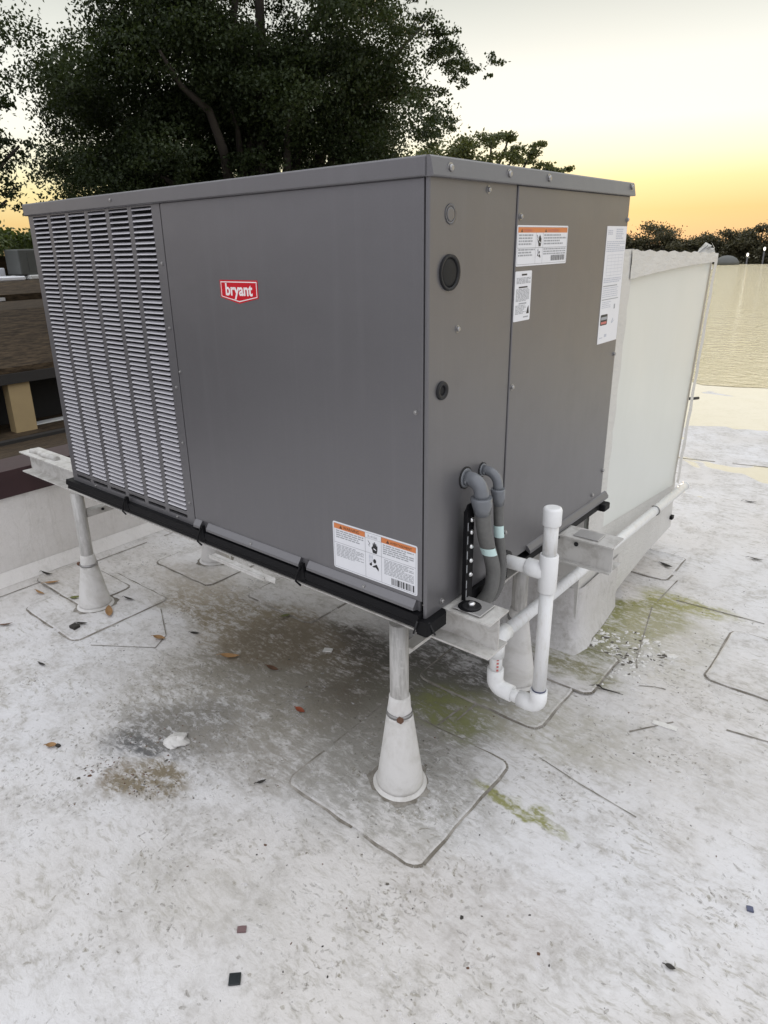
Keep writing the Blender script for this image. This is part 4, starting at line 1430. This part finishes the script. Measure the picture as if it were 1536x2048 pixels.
# the broad dark tree behind the unit: (lateral, height, radius) seen along its own axis
F, Rt = frame_at(-10.2, 9.12)
C0 = Vector((-9.27, 7.80, 0))
rb = random.Random(5)
big = []
outline_left = lambda z: -4.55 + .25 * math.sin(z * 2.1)
for _ in range(235):
    s = rb.uniform(-3.7, 2.6); z = rb.uniform(2.2, 8.8)
    top = 8.9 - .10 * (s + .6) ** 2
    right = 2.55 if z < 5.0 else 2.35
    if z > top or s > right - .25 * (z < 3.0):
        continue
    dep = rb.uniform(-2.6, 2.6)
    # leave openings where the photograph shows sky
    if z < 2.9 and rb.random() < .45:
        continue
    if s < -2.55 and 4.6 < z or s < -2.0 and z > 5.6:
        continue
    if abs(s + 2.65) < .50 and 5.0 < z < 5.7 or abs(s + 3.75) < .38 and 3.5 < z < 4.1:
        continue
    r = rb.uniform(.50, .85)
    big.append((s, z, r, dep))
big += [(-3.3, 4.45, .36, 0), (-2.75, 4.95, .34, 0), (-3.5, 3.0, .5, 0), (-3.2, 2.7, .5, .3)]
for _ in range(130):
    big.append((rb.uniform(-3.2, 2.4), rb.uniform(2.4, 4.7), rb.uniform(.42, .62), rb.uniform(-1.5, 2.4)))
# right-hand sprays
for s, z, r in ((2.75, 5.20, .36), (3.0, 5.25, .34), (3.25, 5.15, .34), (3.5, 4.95, .32), (3.72, 4.72, .28), (3.55, 4.55, .26), (3.3, 4.75, .30), (3.95, 4.72, .22), (4.12, 4.62, .18), (3.05, 4.85, .28), (3.38, 4.32, .22), (3.12, 4.30, .22),
                (2.85, 4.1, .28), (3.0, 3.85, .26), (3.3, 3.82, .24), (3.52, 3.75, .20), (3.68, 3.70, .14), (2.95, 3.5, .3), (2.85, 3.1, .34), (2.8, 2.7, .4), (2.9, 5.75, .24), (3.15, 5.95, .2), (4.25, 4.5, .10), (3.86, 4.5, .16)):
    big.append((s, z, r, rb.uniform(-.6, .6)))
bl = []
for s, z, r, dp in big:
    p = C0 + Rt * s + F * dp
    bl.append((p.x, p.y, z, r))
tree('broad dense dark green tree towering behind the grey unit', (-9.3, 7.9, -4.5), (-9.3, 7.9, 1.2), bl, 4300, .056, 'foliage', 21, .42, limbs=26)

# tree at the left picture edge, nearer and more open
F2, R2 = frame_at(-10.8, 5.0)
C2 = Vector((-10.6, 3.2, 0))
lt = []
for s, z, r, dp in ((.35, 4.55, .40, 0), (.0, 4.8, .5, .3), (.55, 4.30, .28, -.2), (.75, 4.75, .22, .1), (-.5, 4.4, .6, .2), (.2, 3.60, .45, 0), (.45, 3.35, .40, .4), (.0, 3.1, .5, -.3), (.60, 2.95, .32, 0), (.35, 2.75, .40, .2),
                   (-.2, 2.5, .45, 0), (.55, 2.45, .26, .1), (-.8, 3.4, .7, .2), (-.9, 2.6, .7, 0), (-1.6, 3.8, .8, .2), (.1, 5.6, .6, 0), (.7, 3.75, .28, .2), (.85, 3.2, .25, .1), (-.2, 6.2, .7, 0)):
    p = C2 + R2 * s + F2 * dp
    lt.append((p.x, p.y, z, r))
tree('open branched dark tree at the left picture edge before the broad tree', (-11.0, 2.5, -4.5), (-10.9, 2.6, 1.0), lt, 3000, .06, 'foliage', 33, .24, limbs=16)

# lighter tree behind, right of the broad one
F3, R3 = frame_at(-11.3, 18.9)
C3 = Vector((-10.6, 17.6, 0))
st = []
for s, z, r, dp in ((-1.2, 4.0, .8, 0), (-.4, 4.25, .65, .2), (.3, 4.45, .45, 0), (.8, 4.55, .36, .2), (.9, 4.0, .5, -.2), (1.4, 4.0, .40, 0), (1.75, 3.72, .34, 0), (2.15, 3.60, .26, .1), (2.5, 3.68, .20, 0), (1.6, 4.25, .26, .1), (.1, 3.6, .8, 0),
                   (-1.0, 3.2, .9, 0), (1.2, 3.3, .6, 0), (-2.0, 3.8, .9, .4), (2.2, 3.0, .6, 0), (0, 2.5, 1.0, 0)):
    p = C3 + R3 * s + F3 * dp
    st.append((p.x, p.y, z, r))
tree('lighter green spreading tree peeking over the unit\'s top right corner', (-10.6, 17.6, -4.5), (-10.6, 17.6, .6), st, 2400, .10, 'foliage_light', 44, .3)

# hedge at far left
hd = [(-17.6 + rb.uniform(-1.2, 1.0), 6.6 + rb.uniform(-2.6, 2.2), rb.uniform(.6, 2.25), rb.uniform(.35, .6)) for _ in range(46)]
tree('bushy mid green tree behind the neighbouring roofs at far left', (-17.8, 6.4, -4.5), (-17.8, 6.4, 0), hd, 900, .12, 'foliage_hedge', 55, .2)

# far tree line across the roof on the right
F4, R4 = frame_at(-14.5, 56.5)
C4 = CAMP + F4 * 58; C4.z = 0
def far_tree(s0, width, h, seed, label, dz=0.0):
    r_ = random.Random(seed)
    bl = []
    for _ in range(int(44 * width / 4)):
        s = r_.uniform(-1, 1); z = r_.uniform(-.6, 1)
        if z > 1 - .55 * s * s:
            z *= .6
        p = C4 + R4 * (s0 + s * width / 2) + F4 * r_.uniform(-1.5, 1.5)
        bl.append((p.x, p.y, dz + (z * h * .92 if z > 0 else z * 3), r_.uniform(.38, .70)))
    b = C4 + R4 * s0
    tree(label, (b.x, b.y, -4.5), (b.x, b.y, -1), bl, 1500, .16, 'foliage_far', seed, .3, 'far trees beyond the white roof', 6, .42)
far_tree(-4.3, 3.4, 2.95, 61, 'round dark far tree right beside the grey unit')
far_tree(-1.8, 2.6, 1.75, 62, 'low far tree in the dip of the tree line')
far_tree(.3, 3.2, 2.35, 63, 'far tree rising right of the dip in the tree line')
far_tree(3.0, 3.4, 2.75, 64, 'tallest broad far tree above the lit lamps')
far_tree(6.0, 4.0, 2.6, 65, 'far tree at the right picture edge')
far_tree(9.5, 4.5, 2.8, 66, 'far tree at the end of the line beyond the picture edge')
far_tree(-7.5, 4.0, 2.6, 67, 'far tree at the left end of the line behind the unit')

# lit lamps under the far trees
def lamp(px, py, zt, label):
    t = thing('street_lamp', label, 'street lamp', (px, py, -4.5), 'lit lamps by the far trees')
    mb = MB(); mb.tube([(px, py, -4.5), (px, py, zt)], [.07, .05], 8); mb.build('pole', 'lamp_post', t)
    mb = MB(); mb.tube([(px, py, zt), (px, py, zt + .06), (px, py, zt + .18), (px, py, zt + .22)], [.04, .065, .065, .03], 10); mb.build('lamp_head', 'lamp_glow', t)
lamp(-10.9, 53.3, .42, 'lit street lamp left of the pair before the far trees')
lamp(-10.0, 53.7, .78, 'lit street lamp set higher, right of the pair')
# grey dome vent at the far roof edge
m = MB()
m.tube([(-11.2, 49.3, 0), (-11.2, 49.3, .2), (-11.2, 49.3, .4), (-11.2, 49.3, .54), (-11.2, 49.3, .58)], [.75, .71, .56, .30, .05], 18)
tag(m.build('dome_vent', 'far_grey'), 'grey rounded dome vent at the far roof edge', 'vent')
m = MB(); m.box((-9.0, 53.4, -4.5), (-7.0, 55, .35)); 
o = m.build('distant_shed', 'far_grey'); tag(o, 'pale grey shed under the far trees at the right edge', 'shed')
m = MB(); m.box((-9.05, 53.3, .35), (-6.95, 55.1, .45)); m.build('roof', 'white_trim', o)

# ================================================================== NEIGHBOURING BUILDINGS, FAR LEFT
# low shingled slope just beyond the parapet
m = MB()
m.prism([(-3.0, -7, .25), (-8.3, -7, -.70), (-8.3, -7, -.85), (-3.0, -7, .05)], (0, 16, 0))
o = m.build('lean_to_roof', 'brown_shingle'); tag(o, 'weathered brown shingle lean-to roof sloping away beyond the parapet', 'roof')
m = MB(); m.box((-8.42, -7, -.86), (-8.31, 9, -.66)); m.build('gutter', 'dark_wall', o)
# house with shingled roof, cream column, green window
h = thing('neighbouring_house', 'low neighbouring house with brown shingle roof, cream column and green window', 'house', (-10, 3, -4.5))
m = MB(); m.box((-13, -8, -4.5), (-9.9, 12, .2)); m.build('wall', 'dark_wall', h)
m = MB(); m.prism([(-8.9, -8, .12), (-8.9, -8, .20), (-11.2, -8, .80), (-13.5, -8, .80), (-13.5, -8, .12)], (0, 20, 0)); m.build('shingle_roof', 'brown_shingle', h)
m = MB(); m.box((-8.98, -8, -.02), (-8.86, 12, .118)); m.build('eave_board', 'dark_wall', h)
m = MB(); m.box((-9.06, -8, .0), (-8.99, 2.62, .115)); m.build('cream_beam', 'cream_paint', h)
m = MB(); m.box((-9.10, 2.60, -4.5), (-8.92, 2.90, -.02)); m.build('column', 'cream_paint', h)
m = MB(); m.box((-9.10, 1.2, -.75), (-9.06, 2.42, .0)); wn = m.build('window', 'dark_wall', h)
m = MB(); m.box((-9.06, 1.25, -.42), (-9.05, 2.36, -.02)); m.build('pane', 'green_glass', wn)
m = MB(); m.box((-9.3, 2.95, -.74), (-9.15, 9, -.70)); m.build('wall_ledge', 'white_trim', h)
# courtyard floor in front of it
m = MB(); m.box((-9.6, -8, -1.0), (-8.43, 12, -.72)); m.build('courtyard', 'brown_shingle', kind='structure')
# second house behind
h2 = thing('rear_house', 'second low house behind with white fascia and brown roof', 'house', (-14.5, 4, -4.5))
m = MB(); m.box((-17.5, -8, -4.5), (-13.8, 12, .70)); m.build('wall', 'dark_wall', h2)
m = MB(); m.prism([(-13.6, -8, .80), (-13.6, -8, .92), (-14.6, -8, 1.12), (-17.6, -8, 1.12), (-17.6, -8, .80)], (0, 20, 0)); m.build('flat_roof', 'brown_shingle', h2)
m = MB(); m.prism([(-13.58, -2, .74), (-13.58, 4.72, .81), (-13.58, 4.72, .87), (-13.58, -2, .98)], (.05, 0, 0)); m.build('fascia', 'white_trim', h2)
m = MB(); m.prism([(-13.3, -2, .52), (-13.3, 4.55, .62), (-13.3, 4.55, .68), (-13.3, -2, .66)], (.05, 0, 0)); m.build('fascia', 'white_trim', h2)
m = MB(); m.box((-13.5, 4.75, .56), (-13.3, 5.05, .74)); m.build('downpipe_head', 'bright_flashing', h2)
# bright skylights and grey box unit on that roof
m = MB(); m.bbox((-15.9, 4.6, 1.12), (-15.2, 5.95, 1.21), .02, 1); tag(m.build('skylight', 'bright_flashing'), 'long low white skylight on the second roof', 'skylight')
m = MB(); m.bbox((-16.6, 5.35, 1.12), (-16.3, 6.0, 1.38), .02, 1); tag(m.build('roof_hatch', 'bright_flashing'), 'small white hatch standing behind the long skylight', 'hatch')
m = MB(); m.bbox((-16.4, 6.15, 1.12), (-15.4, 7.6, 1.22), .02, 1); tag(m.build('equipment_curb', 'white_trim'), 'pale curb under the dark grey box at far left', 'curb')
m = MB(); m.bbox((-16.2, 6.0, 1.22), (-15.5, 7.4, 1.78), .03, 2); bx = m.build('condenser_box', 'far_grey'); tag(bx, 'dark grey metal equipment box on the second roof', 'equipment box')
m = MB(); m.box((-15.499, 6.2, 1.30), (-15.49, 6.7, 1.70)); m.build('panel', 'far_grey', bx)
m = MB(); m.box((-18.2, -8, -4.5), (-17.7, 12, 1.62)); tag(m.build('boundary_wall', 'brown_shingle'), 'brown wall behind the second roof below the bushy tree', 'wall')

for o in bpy.data.objects:
    if '_o' in o:
        del o['_o']
